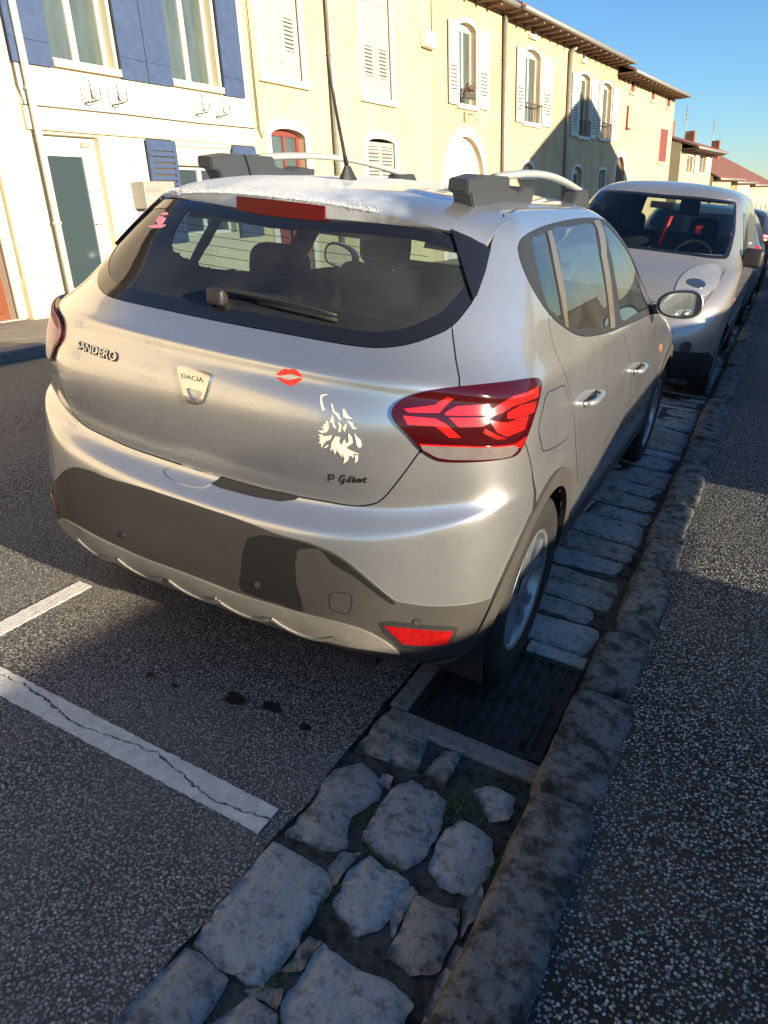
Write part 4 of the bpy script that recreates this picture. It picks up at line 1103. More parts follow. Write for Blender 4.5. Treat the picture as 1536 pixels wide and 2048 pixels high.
# badge, lettering, stickers -----------------------------------------
bo = S.trs(smooth_line([(357, 735), (375, 735), (400, 741), (423, 748), (420, 766), (411, 795), (404, 807), (392, 809), (380, 805), (372, 794), (363, 762)], 2, True))
bh = S.trs(smooth_line([(376, 777), (392, 779), (408, 784), (403, 797), (396, 801), (386, 798)], 2, True))
bdg = S.panel('emblem', bo, MT['chrome'], car, off=.007, thick=.008, holes=[S.dense(bh, True, .006)], step=.006, du=.05, dv=.05, lift=None)
def text_on(body, quad, m, parent, off, thick, name, align=True):
    """each letter of a word laid on the body inside a quad given by its four photo corners TL TR BR BL"""
    TLq, TRq, BRq, BLq = [np.array(S.tr(*q)) for q in quad]
    cu = bpy.data.curves.new('t', 'FONT'); cu.body = body; cu.resolution_u = 3
    ob = bpy.data.objects.new('t', cu); COL.objects.link(ob)
    bpy.context.view_layer.update()
    me = bpy.data.meshes.new_from_object(ob.evaluated_get(bpy.context.evaluated_depsgraph_get()))
    co = np.array([v.co[:2] for v in me.vertices]); fs = [tuple(p.vertices) for p in me.polygons]
    bpy.data.objects.remove(ob); bpy.data.meshes.remove(me)
    mn = co.min(0); mx = co.max(0); q = (co - mn) / (mx - mn)
    uv = np.array([(BLq * (1 - a) + BRq * a) * (1 - b) + (TLq * (1 - a) + TRq * a) * b for a, b in q])
    Nn = S.nrm(uv[:, 0], uv[:, 1]); P = S.ev(uv[:, 0], uv[:, 1]) + Nn * off; Q = P - Nn * thick
    # split into letters (connected pieces)
    par = list(range(len(co)))
    def find(a):
        while par[a] != a: a = par[a]
        return a
    for f in fs:
        for a in f[1:]: par[find(a)] = find(f[0])
    comp = {}
    for f in fs: comp.setdefault(find(f[0]), []).append(f)
    for fl_ in comp.values():
        ids = sorted({i for f in fl_ for i in f}); mp = {i: k for k, i in enumerate(ids)}; k0 = len(ids)
        ec = {}
        for f in fl_:
            for i in range(len(f)):
                e = (f[i], f[(i + 1) % len(f)]); ec[tuple(sorted(e))] = ec.get(tuple(sorted(e)), []) + [e]
        FF = [tuple(mp[i] for i in f) for f in fl_] + [(mp[e[0][1]], mp[e[0][0]], mp[e[0][0]] + k0, mp[e[0][1]] + k0) for e in ec.values() if len(e) == 1]
        o = add(name, [P[i] for i in ids] + [Q[i] for i in ids], FF, m, parent)
        bm = bmesh.new(); bm.from_mesh(o.data); bmesh.ops.recalc_face_normals(bm, faces=bm.faces[:]); bm.to_mesh(o.data); bm.free()
text_on('SANDERO', [(157, 680.5), (238.6, 705.6), (235.6, 726), (155, 697)], MT['plastic_dark'], car, .0022, .002, 'letter')  # dark copy under the chrome letters, painted in as their shadow edge
text_on('SANDERO', [(158.5, 681.5), (236.8, 706), (233.8, 723.2), (156.5, 695)], MT['chrome'], car, .005, .003, 'letter')
text_on('DACIA', [(366, 748), (410, 757), (410, 766), (367, 756)], MT['st_black'], bdg, .0078, .0006, 'letter')
C7 = lambda L: S.trs([(500 + x / 5.486, 720 + y / 5.486) for x, y in L])
def sticker(name, L, m, parent=None, off=.0009): return S.panel(name, C7(L), m, parent or car, off=off, thick=.0007, step=.006, du=.05, dv=.05)
lipU = [(288, 160), (340, 115), (385, 93), (425, 106), (465, 93), (500, 103), (540, 138), (583, 187), (530, 177), (480, 157), (440, 152), (390, 165), (330, 172)]
lipL = [(288, 184), (340, 190), (380, 213), (430, 218), (480, 210), (530, 197), (583, 204), (540, 237), (497, 272), (460, 285), (410, 272), (350, 242)]
ls = sticker('lips_sticker', lipU, MT['st_red']); sticker('lower_lip', lipL, MT['st_red'], ls)
wolf = [
 [(770, 400), (785, 380), (845, 373), (848, 383), (797, 394), (785, 430), (803, 500), (822, 545), (800, 558), (783, 530), (770, 450)],
 [(886, 475), (902, 480), (922, 560), (970, 588), (1002, 662), (983, 655), (943, 602), (910, 572)],
 [(905, 598), (922, 700), (947, 757), (918, 735), (898, 682), (873, 686)],
 [(960, 668), (1003, 718), (992, 792), (968, 782), (978, 722)],
 [(1016, 535), (1036, 538), (1072, 608), (1122, 646), (1060, 643), (1023, 622)],
 [(1058, 658), (1122, 688), (1137, 735), (1172, 757), (1130, 758), (1098, 712)],
 [(1057, 688), (1054, 740), (1036, 792), (1016, 745)],
 [(835, 658), (857, 680), (862, 750), (842, 792), (790, 802), (738, 770), (790, 774), (815, 755), (778, 736), (820, 724), (798, 706), (830, 699)],
 [(748, 815), (800, 820), (790, 834), (840, 834), (897, 824), (882, 872), (832, 892), (802, 932), (785, 967), (778, 912), (753, 916), (773, 872), (750, 861), (773, 846)],
 [(808, 962), (850, 929), (862, 941), (832, 967)],
 [(940, 833), (987, 850), (977, 900), (1000, 938), (1035, 868), (1052, 918), (1083, 898), (1078, 798), (1117, 850), (1127, 912), (1082, 942), (1052, 966), (1122, 1000), (1197, 1031), (1132, 1027), (1137, 1077), (1105, 1047), (1087, 1052), (1077, 1097), (1023, 1142), (1038, 1080), (1000, 1012), (1010, 1072), (978, 1022), (950, 987), (935, 1037), (908, 972), (878, 1002), (898, 900)],
 [(1143, 798), (1167, 838), (1212, 878), (1227, 942), (1205, 967), (1173, 942), (1163, 882)],
 [(1148, 1043), (1187, 1050), (1177, 1112), (1148, 1132), (1158, 1090)],
]
wo = sticker('wolf_sticker', wolf[10], MT['st_white'])
for k, L in enumerate(wolf):
    if k != 10: sticker('wolf_fur', L, MT['st_white'], wo)
pen = [
 [(880, 1262), (872, 1295), (862, 1326)], [(858, 1277), (872, 1262), (895, 1257), (918, 1266), (924, 1284), (910, 1301), (885, 1304)],
 [(1046, 1275), (1030, 1266), (1008, 1274), (990, 1298), (988, 1324), (1002, 1336), (1026, 1328), (1042, 1304), (1022, 1306)], [(1042, 1304), (1030, 1336), (1012, 1360), (1002, 1356)],
 [(1078, 1306), (1070, 1336), (1080, 1338)], [(1085, 1286), (1083, 1291)], [(1112, 1274), (1098, 1320), (1096, 1338), (1108, 1336)],
 [(1146, 1278), (1132, 1320), (1136, 1339), (1154, 1338), (1168, 1322), (1160, 1310), (1140, 1318)],
 [(1184, 1326), (1204, 1320), (1210, 1310), (1196, 1306), (1184, 1322), (1190, 1340), (1212, 1336)],
 [(1228, 1308), (1222, 1342)], [(1226, 1322), (1238, 1308), (1250, 1310)], [(1268, 1288), (1254, 1334), (1266, 1341), (1276, 1336)], [(1246, 1306), (1284, 1304)]]
for L in pen:
    S.strip('letter', C7(smooth_line(L, 3)), .0042, MT['st_black'], car, off=.0009, step=.01)
# small pink heart sticker inside the far top corner of the rear window
hs = [[(312, 441), (318, 432), (326, 433), (332, 437), (326, 447), (316, 450)], [(322, 427), (334, 424), (337, 428), (326, 432)], [(294, 453), (308, 450), (322, 449), (332, 450), (322, 456), (304, 457)]]
ho = S.panel('heart_sticker', S.trs(hs[0]), MT['st_pink'], rg, off=.0012, thick=.0008, step=.01)
for L in hs[1:]: S.panel('sticker_text', S.trs(L), MT['st_pink'], rg, off=.0012, thick=.0008, step=.01)
# wheels -------------------------------------------------------------
def lathe(name, prof, n, m, parent, xc, yc, zc, sgn, smooth=True):
    V = []; Fc = []; k = len(prof)
    for i in range(n):
        a = 2 * math.pi * i / n
        for x, r in prof: V.append(((xc + x) * sgn, yc + r * math.cos(a), zc + r * math.sin(a)))
    for i in range(n):
        j = (i + 1) % n
        for p in range(k - 1): Fc.append((i * k + p, i * k + p + 1, j * k + p + 1, j * k + p))
    bm = bmesh.new(); tmp = add('t', V, Fc, None); bm.from_mesh(tmp.data); bpy.data.objects.remove(tmp)
    for e in bm.edges:
        if len(e.link_faces) == 2 and e.calc_face_angle(0) > .55: e.smooth = False
    return bmo(name, bm, m, parent, smooth=smooth)
def wheel(yc, sgn, xo=.872):
    R0 = .326
    tp = [(-.20, .215), (-.205, .25), (-.20, .295), (-.185, .318)]
    for g in (-.155, -.115, -.075, -.035):
        tp += [(g - .006, R0 - .002), (g - .0055, R0 - .010), (g + .0055, R0 - .010), (g + .006, R0 - .0015)]
    tp += [(-.012, .316), (0, .297), (.004, .265), (-.002, .232), (-.010, .212), (-.05, .205)]
    ty = lathe('wheel', tp, 72, MT['rubber'], car, xo, yc, WZ, sgn)
    rim = lathe('rim', [(-.012, .214), (-.006, .210), (-.012, .200), (-.040, .188), (-.10, .182), (-.19, .19)], 64, MT['alloy'], ty, xo, yc, WZ, sgn)
    lathe('brake_disc', [(-.09, .15), (-.09, .02)], 32, MT['plastic_dark'], ty, xo, yc, WZ, sgn)
    bm = bmesh.new()
    for s_ in range(5):
        a0 = 2 * math.pi * s_ / 5 + .35
        for half in (-1, 1):
            pr = [(.035, .0), (.035, .045), (.13, .040), (.192, .070), (.192, .022), (.12, .006)]
            lo_ = []; up_ = []
            for r, t in pr:
                rr = math.hypot(r, t * 1.0); aa = a0 + half * math.atan2(t, r)
                x = -.018 - .022 * (1 - (r - .035) / .16) * 0 - .03 * max(0, 1 - r / .16) * .5
                up_.append(bm.verts.new(((xo + x) * sgn, yc + rr * math.cos(aa), WZ + rr * math.sin(aa)))); lo_.append(bm.verts.new(((xo + x - .03) * sgn, yc + rr * math.cos(aa), WZ + rr * math.sin(aa))))
            bm.faces.new(up_); bm.faces.new(lo_[::-1])
            for i in range(6): bm.faces.new((up_[i], lo_[i], lo_[(i + 1) % 6], up_[(i + 1) % 6]))
    bmesh.ops.recalc_face_normals(bm, faces=bm.faces[:])
    bmesh.ops.bevel(bm, geom=[e for e in bm.edges if e.calc_face_angle(0) > .9], offset=.004, segments=2, affect='EDGES')
    bmo('spokes', bm, MT['alloy'], ty)
    lathe('hub_cap', [(-.022, .045), (-.016, .035), (-.014, .0005)], 24, MT['alloy'], ty, xo, yc, WZ, sgn)
    return ty
for yc in (AX_R, AX_F):
    for sgn in (1, -1): wheel(yc, sgn)
    # wheel housings
    for sgn in (1, -1):
        V = []; Fc = []
        for i in range(25):
            a = math.radians(-25 + 230 * i / 24)
            for x in (.86, .58): V.append((x * sgn, yc - .385 * math.cos(a), WZ + .385 * math.sin(a)))
        for i in range(24): Fc.append((2 * i, 2 * i + 1, 2 * i + 3, 2 * i + 2))
        b = len(V); V.append((.58 * sgn, yc, WZ))
        for i in range(24): Fc.append((2 * i + 1, b, 2 * i + 3))
        add('wheel_housing', V, Fc, MT['black_in'], car)
# underbody and cabin ------------------------------------------------
box('underbody', -.56, .56, .16, 3.9, .19, .26, MT['black_in'], car)
box('parcel_shelf', -.55, .55, .30, .78, 1.00, 1.03, MT['fabric'], car, bev=.01)
def seat(x, y, w, zb, hr=True, nm='front_seat', recl=.2):
    R_ = Matrix.Rotation(recl, 3, 'X')
    o = box(nm, x - w / 2, x + w / 2, y - .06, y + .06, zb, zb + .60, MT['fabric'], car, bev=.045, seg=3, rot=Matrix.Rotation(-recl, 3, 'X').inverted(), smooth=True)
    return o
def head(x, y, z, parent, w=.27, h=.19):
    bm = bmesh.new(); bmesh.ops.create_uvsphere(bm, u_segments=20, v_segments=12, radius=1)
    for v in bm.verts:
        v.co = Vector((math.copysign(abs(v.co.x) ** .6, v.co.x) * w / 2 + x, v.co.y * .055 + y, math.copysign(abs(v.co.z) ** .6, v.co.z) * h / 2 + z))
    o = bmo('headrest', bm, MT['fabric'], parent, smooth=True)
    for s_ in (-.05, .05): tube('headrest_post', [(x + s_, y, z - h / 2 - .06), (x + s_, y, z - h / 2 + .02)], .006, MT['satin'], o)
rb = box('rear_bench', -.60, .60, .84, .98, .50, 1.08, MT['fabric'], car, bev=.04, seg=3, smooth=True)
for x in (-.36, .36): head(x, .93, 1.19, rb, .27, .19)
for x in (-.36, .36):
    f_ = seat(x, 1.88, .50, .55); head(x, 1.80, 1.24, f_, .27, .20)
box('dashboard', -.70, .70, 2.62, 2.98, .72, 1.02, MT['fabric'], car, bev=.05, seg=3, smooth=True)
sw = []
for k in range(25):
    a = 2 * math.pi * k / 24; sw.append((-.36 + .18 * math.cos(a), 2.42 - .06 * math.sin(a), .95 + .17 * math.sin(a)))
tube('steering_wheel', sw, .014, MT['fabric'], car)
box('interior_mirror', -.10, .10, 2.18, 2.20, 1.33, 1.39, MT['plastic_dark'], car, bev=.008)
# ------------------------------------------------------------------ houses across the street (world frame)
FX0, FB, FK = -8.1, 20.0, .07            # facade plane, where it bends, how much
FL = math.hypot(1, FK)
def wray(px, py): return FW * FPX + RW * (px - 768) - UW * (py - 1024)
def fs(px, py, back=0.0):
    """photo pixel -> (s along the facade, z) on the facade line"""
    d = wray(px, py); x0 = FX0 + back
    t = (x0 - CW[0]) / d[0]; y = CW[1] + t * d[1]
    if t > 0 and y < FB: return y, CW[2] + t * d[2]
    # X = x0 + FK (Y - FB)
    t = (x0 + FK * (CW[1] - FB) - CW[0]) / (d[0] - FK * d[1]); y = CW[1] + t * d[1]
    return FB + (y - FB) * FL, CW[2] + t * d[2]
def fpos(s): return (FX0, s) if s < FB else (FX0 + FK * (s - FB) / FL, FB + (s - FB) / FL)
MT['h_cream'] = render_wall('plaster_cream', (.57, .51, .37), (.40, .34, .23), .5)
MT['h_white'] = mat('paint_white', (.60, .575, .50), .8, var=.15, vscale=3)
MT['h_yellow'] = render_wall('plaster_yellow', (.55, .46, .27), (.40, .32, .17), .6)
MT['h_beige'] = render_wall('plaster_beige', (.55, .41, .24), (.36, .25, .14), .75)
MT['h_pale'] = render_wall('plaster_pale', (.56, .44, .26), (.40, .30, .17), .6)
MT['h_pink'] = render_wall('plaster_pink', (.50, .42, .32), (.36, .29, .21), .5)
MT['stone_trim'] = mat('stone_trim', (.58, .52, .37), .85, var=.12, vscale=5, bump=.2)
MT['white_trim'] = mat('white_trim', (.66, .63, .54), .8, var=.08, vscale=5)
MT['blue'] = mat('blue_shutter', (.048, .078, .165), .55, var=.25, vscale=8)
MT['grey_sh'] = mat('grey_shutter', (.33, .345, .33), .6, var=.12, vscale=6)
MT['white_sh'] = mat('white_shutter', (.58, .57, .51), .65, var=.12, vscale=5)
MT['red_sh'] = mat('red_shutter', (.22, .045, .038), .6, var=.2, vscale=6)
MT['brown_door'] = mat('brown_door', (.20, .055, .022), .5, var=.35, vscale=7)
MT['pvc'] = mat('white_pvc', (.66, .66, .61), .4)
MT['pane'] = mat('window_pane', (.035, .055, .065), .06, spec=.8, coat=.5)
MT['pane_b'] = mat('window_pane_blind', (.09, .115, .105), .12, spec=.8, coat=.5, var=.4, vscale=2)
MT['zinc'] = mat('zinc', (.34, .34, .31), .5, metal=.4, var=.2, vscale=6)
MT['pipe_w'] = mat('pipe_white', (.62, .60, .54), .5, var=.1)
MT['wood'] = mat('eave_wood', (.20, .12, .085), .8, var=.4, vscale=5)
MT['tile'] = mat('roof_tile', (.27, .11, .07), .85, var=.5, vscale=3, bump=.5, bscale=12)
MT['wire'] = mat('wire', (.07, .06, .05), .6)
MT['box_grey'] = mat('letterbox', (.30, .29, .25), .5, metal=.2)
MT['bush'] = mat('foliage', (.05, .075, .025), .9, var=.5, vscale=6)
BX = {}
def cube(name, x0, x1, y0, y1, z0, z1, m, parent):
    key = m.name
    if key not in BX:
        me = bpy.data.meshes.new('piece'); bm = bmesh.new(); bmesh.ops.create_cube(bm, size=1); bm.to_mesh(me); bm.free(); me.materials.append(m); BX[key] = me
    o = bpy.data.objects.new(name, BX[key]); COL.objects.link(o); o.parent = parent
    o.location = ((x0 + x1) / 2, (y0 + y1) / 2, (z0 + z1) / 2); o.scale = (x1 - x0, y1 - y0, z1 - z0)
    return o
class House:
    """local frame: x along the facade, y into the house, z up"""
    def __init__(s, s0, s1, zb, zt, m, label, depth=8, cat='house'):
        s.s0, s.s1, s.zb, s.zt, s.m = s0, s1, zb, zt, m
        p = fpos(s0 + 1e-6); ang = math.pi / 2 - (math.atan(FK) if s0 >= FB - 1e-3 else 0)
        s.o = empty('house', (p[0], p[1], zb), ang); tag(s.o, label, cat); s.holes = []; s.depth = depth
    def L(s, ss, z): return ss - s.s0, z - s.zb
    def hole(s, x0, x1, z0, z1, arch=0.0, n=10):
        P = [(x0, z0), (x1, z0)]
        if arch <= 0: P += [(x1, z1), (x0, z1)]
        else:
            for k in range(n + 1):
                t = math.pi * k / n; P.append(((x0 + x1) / 2 + (x1 - x0) / 2 * math.cos(t), z1 - arch + arch * math.sin(t)))
        s.holes.append((P, .22)); return P
    def close(s, roof=True, pitch=.62, over=.55, tile=True):
        w = s.s1 - s.s0; h = s.zt - s.zb
        outer = [(0, -1.5), (w, -1.5), (w, h), (0, h)]
        V2, T, LI = cdt([outer] + [P for P, _ in s.holes], [])
        V = [(x, 0, z) for x, z in V2]; Fc = [tuple(t) for t in T]
        for (P, d), I in zip(s.holes, LI[1:]):
            b = len(V)
            for i in I: V.append((V2[i][0], 0, V2[i][1]))
            for i in I: V.append((V2[i][0], d, V2[i][1]))
            k = len(I)
            for i in range(k): Fc.append((b + i, b + (i + 1) % k, b + k + (i + 1) % k, b + k + i))
        b = len(V); D = s.depth
        V += [(0, 0, -1.5), (w, 0, -1.5), (w, D, -1.5), (0, D, -1.5), (0, 0, h), (w, 0, h), (w, D, h), (0, D, h), (0, D / 2, h + pitch * D / 2), (w, D / 2, h + pitch * D / 2)]
        Fc += [(b + 3, b, b + 4, b + 8, b + 7), (b + 1, b + 2, b + 6, b + 9, b + 5), (b + 2, b + 3, b + 7, b + 6)]
        add('wall', V, Fc, s.m, s.o)
        if roof:
            t = .12; zz = lambda y: h + pitch * (y if y < D / 2 else D - y)
            V = []; 
            for x in (-.02, w + .02):
                for y in (-over, D / 2, D + over): V += [(x, y, zz(y) + .04), (x, y, zz(y) + .04 + t)]
            Fc = [(0, 2, 8, 6), (2, 4, 10, 8), (1, 7, 9, 3), (3, 9, 11, 5), (0, 6, 7, 1), (4, 5, 11, 10), (0, 1, 3, 2), (2, 3, 5, 4), (6, 8, 9, 7), (8, 10, 11, 9)]
            r = add('roof', V, Fc, MT['tile'], s.o)
            zo = zz(-over)
            cube('soffit', 0, w, -over + .02, -.002, zo - .02, zo + .035, MT['wood'], r)
            for k in range(int(w / .8)): cube('rafter_end', k * .8 + .3, k * .8 + .42, -over + .03, -.003, zo - .12, zo - .021, MT['wood'], r)
            tube('rain_gutter', [(0, -over - .06, zo + .03), (w, -over - .06, zo + .03)], .075, MT['zinc'], r, n=10)
    def window(s, x0, x1, z0, z1, arch=0.0, trim='white_trim', frame='pvc', pane='pane', tw=.13, leaves=2, sill=True, depth=.16):
        P = s.hole(x0, x1, z0, z1, arch)
        fw = .06; o = None
        bm = bmesh.new()
        def bb(a, b, c, d): bm_box(bm, a, b, depth, depth + .05, c, d)
        bb(x0, x0 + fw, z0, z1); bb(x1 - fw, x1, z0, z1); bb(x0 + fw, x1 - fw, z0, z0 + fw); bb(x0 + fw, x1 - fw, z1 - fw - arch * .75, z1)
        for k in range(1, leaves):
            c = x0 + (x1 - x0) * k / leaves; bb(c - .05, c + .05, z0 + fw, z1 - fw - arch * .75)
        o = bmo('window', bm, MT[frame], s.o)
        for k in range(leaves):
            a = x0 + (x1 - x0) * k / leaves + .05; b = x0 + (x1 - x0) * (k + 1) / leaves - .05
            cube('pane', a, b, depth + .03, depth + .034, z0 + fw - .01, z1 - fw - arch * .7, MT[pane], o)
        if trim: s.trim(P, z0, z1, x0, x1, tw, arch, MT[trim], o, sill)
        return o
    def trim(s, P, z0, z1, x0, x1, tw, arch, m, parent, sill=True, proud=.035):
        """moulded surround following the opening"""
        ring = []; n = len(P); cx = (x0 + x1) / 2
        side = P[1:] + P[:1] if False else P
        outp = []
        for i, (x, z) in enumerate(P):
            if i == 0: outp.append((x - tw, z))
            elif i == 1: outp.append((x + tw, z))
            else:
                if arch > 0:
                    t = math.pi * (i - 2) / (n - 3); outp.append((cx + ((x1 - x0) / 2 + tw) * math.cos(t), z1 - arch + (arch + tw) * math.sin(t)))
                else: outp.append((x + tw if x > cx else x - tw, z + tw))
        V = []; Fc = []
        idx = list(range(1, n)) + [0]
        for i in idx:
            for (x, z), y in ((P[i], -proud), (outp[i], -proud), (outp[i], 0.01), (P[i], .02)): V.append((x, y, z))
        for k in range(len(idx) - 1):
            for j in range(4): Fc.append((4 * k + j, 4 * k + (j + 1) % 4, 4 * k + 4 + (j + 1) % 4, 4 * k + 4 + j))
        Fc += [(0, 1, 2, 3), tuple(4 * len(idx) - 4 + j for j in (3, 2, 1, 0))]
        bm = bmesh.new(); tmp = add('t', V, Fc, None); bm.from_mesh(tmp.data); bpy.data.objects.remove(tmp)
        bmo('surround', bm, m, parent)
        if sill: cube('sill', x0 - tw - .03, x1 + tw + .03, -.09, .1, z0 - .13, z0 - .002, m, parent)
    def shutter(s, x0, x1, z0, z1, m, y=-.045, louvre=None, slats=8, planks=0):
        o = cube('shutter', 0, 1, 0, 1, 0, 1, MT[m], s.o)
        bm = bmesh.new()
        if louvre:
            lx0, lx1, lz0, lz1 = louvre
            for a, b, c, d in ((x0, lx0, z0, z1), (lx1, x1, z0, z1), (lx0, lx1, z0, lz0), (lx0, lx1, lz1, z1)): bm_box(bm, a, b, y - .035, y, c, d)
        else: bm_box(bm, x0, x1, y - .035, y, z0, z1)
        for zz in (z0 + (z1 - z0) * .14, z1 - (z1 - z0) * .14): bm_box(bm, x0 + .02, x1 - .02, y - .047, y - .036, zz - .02, zz + .02)
        bpy.data.objects.remove(o)
        o = bmo('shutter', bm, MT[m], s.o)
        if louvre:
            cube('louvre_back', lx0, lx1, y - .006, y - .001, lz0, lz1, MT['wire'], o)
            for k in range(slats):
                c = lz0 + (lz1 - lz0) * (k + .5) / slats; h = (lz1 - lz0) / slats * .32
                cube('slat', lx0 - .01, lx1 + .01, y - .03, y - .012, c - h, c + h, MT[m], o)
        return o
    def pipe(s, x, z0, z1, m, r=.05, y=-.09, bends=None):
        o = tube('downpipe', [(x, y, z0), (x, y, z1)] if not bends else bends, r, MT[m], s.o, n=10)
        for k in range(3): tube('pipe_clip', [(x, y, z0 + (z1 - z0) * (.2 + .3 * k)), (x, y, z0 + (z1 - z0) * (.2 + .3 * k) + .04)], r * 1.25, MT[m], o, n=10)
        return o
    def plaque(s, text, x0, x1, z0, z1):
        o = cube('number_plaque', x0, x1, -.015, -.001, z0, z1, MT['h_dark'], s.o)
        cu = bpy.data.curves.new('t', 'FONT'); cu.body = text
        ob = bpy.data.objects.new('t', cu); COL.objects.link(ob); bpy.context.view_layer.update()
        me = bpy.data.meshes.new_from_object(ob.evaluated_get(bpy.context.evaluated_depsgraph_get()))
        co = np.array([v.co[:2] for v in me.vertices]); mn = co.min(0); mx = co.max(0)
        w = (x1 - x0) * .42; h = (z1 - z0) * .72; cx = (x0 + x1) / 2; cz = (z0 + z1) / 2
        V = [(cx + ((a - mn[0]) / (mx[0] - mn[0]) - .5) * w, -.018, cz + ((b - mn[1]) / (mx[1] - mn[1]) - .5) * h) for a, b in co]
        p = add('number', V, [tuple(q.vertices) for q in me.polygons], MT['h_white'], s.o)
        bpy.data.objects.remove(ob); return o
MT['h_dark'] = mat('plaque_dark', (.03, .035, .05), .4)

zg = lambda s: .20 - .0217 * (s - 5.5)      # foot of the facades
# --- far left: pinkish house with the brown door
s_b01 = 6.60
H = House(-34, s_b01 - .42, zg(5.4), 8.4, MT['h_pink'], 'pinkish rendered house with a brown panelled door, leftmost in view')
d0, d1 = 4.42 + 34, 5.46 + 34
P = H.hole(d0, d1, 0.02, 2.45, 0)
db = cube('door', d0, d1, .16, .20, .02, 2.45, MT['brown_door'], H.o)
for i in range(2):
    for (a, b) in ((.10, .62), (.72, 1.30), (1.40, 2.3)):
        x = d0 + .10 + i * .46; box('door_panel', x, x + .40, .135, .158, a, b, MT['brown_door'], H.o, bev=.012)
H.trim(P, 0, 2.45, d0, d1, .16, 0, MT['stone_trim'], H.o, False)
box('pilaster', 39.64, 40.15, -.10, -.002, -.6, 6.0, MT['stone_trim'], H.o, bev=.01)
box('plinth', 39.60, 40.17, -.17, -.004, -.6, .55, MT['stone_trim'], H.o, bev=.03)
cube('string_course', 30, 39.6, -.05, -.002, 3.0, 3.14, MT['stone_trim'], H.o)
for k, x in enumerate((6.0, 11.0, 16.0, 21, 26, 31)): H.window(x, x + 1.1, .9, 2.3, 0, 'stone_trim'); H.window(x, x + 1.1, 3.9, 5.7, 0, 'stone_trim')
H.close()
# --- blue shuttered house
H = House(s_b01 - .40, 11.47, zg(6.5), 8.2, MT['h_cream'], 'cream and white house with blue shutters and a glazed white door')
q = lambda a: a - H.s0
zz = lambda z: z - H.zb
H.window(q(6.93), q(8.12), zz(3.60), zz(5.7), 0, None, 'pvc', 'pane_b', sill=False); H.window(q(9.36), q(10.58), zz(3.60), zz(5.7), 0, None, 'pvc', 'pane_b', sill=False)
for a, b in ((6.22, 6.88), (8.17, 8.715), (8.73, 9.28), (10.64, 11.22)): H.shutter(q(a), q(b), zz(3.48), zz(5.7), 'blue', louvre=None)
for a, b in ((6.90, 8.16), (9.30, 10.62)): cube('sill', q(a), q(b), -.08, .14, zz(3.50), zz(3.598), MT['stone_trim'], H.o)
cube('sign_band', q(6.25), q(11.40), -.045, -.002, zz(2.985), zz(3.47), MT['h_white'], H.o)
cube('fascia', q(6.25), q(11.42), -.055, -.002, zz(2.68), zz(2.98), MT['stone_trim'], H.o)
tube('cable', [(q(6.25), -.06, zz(2.975)), (q(8), -.062, zz(2.985)), (q(9.8), -.062, zz(2.975)), (q(11.42), -.06, zz(2.99))], .012, MT['wire'], H.o, n=6)
for px, py in ((163, 192), (217, 197), (386, 217), (427, 222)):
    a, z = fs(px, py); a = q(a); z = zz(z)
    br = tube('sign_bracket', [(a - .09, -.30, z + .17), (a - .09, -.30, z - .06), (a, -.30, z - .09), (a + .09, -.30, z - .05), (a + .09, -.30, z + .08)], .009, MT['wire'], H.o, n=6)
    tube('bracket_arm', [(a - .04, -.26, z + .06), (a - .04, -.27, z - .04), (a, -.22, z - .06), (a + .04, -.25, z - .03), (a + .04, -.24, z + .05)], .008, MT['wire'], br, n=6)
    tube('bracket_stem', [(a, -.30, z - .09), (a, -.046, z - .10)], .010, MT['wire'], br, n=6)
H.plaque('2', q(7.06), q(7.24), zz(2.82), zz(2.955))
P = H.hole(q(6.50), q(7.52), .03, zz(2.64))
bm = bmesh.new()
for a, b, c, d in ((6.50, 6.60, .03, zz(2.64)), (7.27, 7.52, .03, zz(2.64)), (6.60, 7.27, .03, zz(.52)), (6.60, 7.27, zz(2.37), zz(2.64))): bm_box(bm, q(a), q(b), .12, .18, c, d)
dr_ = bmo('door', bm, MT['pvc'], H.o)
cube('door_glass', q(6.59), q(7.28), .145, .155, zz(.51), zz(2.38), MT['pane'], dr_)
tube('door_handle', [(q(7.40), .10, zz(1.42)), (q(7.40), .06, zz(1.42)), (q(7.26), .06, zz(1.42))], .012, MT['satin'], dr_)
cube('doorstep', q(6.45), q(7.55), -.25, .12, -.5, .028, MT['cement'], H.o)
cube('closer', q(7.25), q(7.42), .08, .12, zz(2.50), zz(2.57), MT['box_grey'], dr_)
H.window(q(9.17), q(10.60), zz(1.15), zz(2.30), 0, None, 'pvc', 'pane', sill=True, depth=.14)
cube('roller_box', q(9.172), q(10.598), .06, .16, zz(2.302), zz(2.64), MT['pvc'], H.o); 
cube('lintel', q(9.10), q(10.66), -.03, -.002, zz(2.60), zz(2.675), MT['stone_trim'], H.o)
for a, b in ((8.46, 9.13), (10.66, 11.36)): H.shutter(q(a), q(b), zz(1.05), zz(2.66), 'blue', louvre=(q(a) + .08, q(b) - .08, zz(1.2), zz(2.5)), slats=14)
cube('white_panel', q(7.62), q(8.44), -.012, -.002, .02, zz(2.66), MT['h_white'], H.o)
a, z = fs(262, 312)
for k, w in enumerate((.10, .07, .12)): cube('faint_sign', q(a) - w, q(a) + w, -.016, -.0125, zz(z) - .10 + k * .09, zz(z) - .07 + k * .09, MT['h_cream'], H.o)
lb = box('letterbox', q(8.02), q(8.72), -.30, -.014, zz(1.62), zz(2.02), MT['box_grey'], H.o, bev=.012)
cube('letter_flap', q(8.06), q(8.36), -.306, -.3005, zz(1.86), zz(1.93), MT['zinc'], lb); cube('name_plate', q(8.12), q(8.22), -.305, -.3005, zz(1.76), zz(1.80), MT['h_white'], lb)
H.pipe(q(6.36), zz(.3), zz(6), 'pipe_w', .05, -.12)
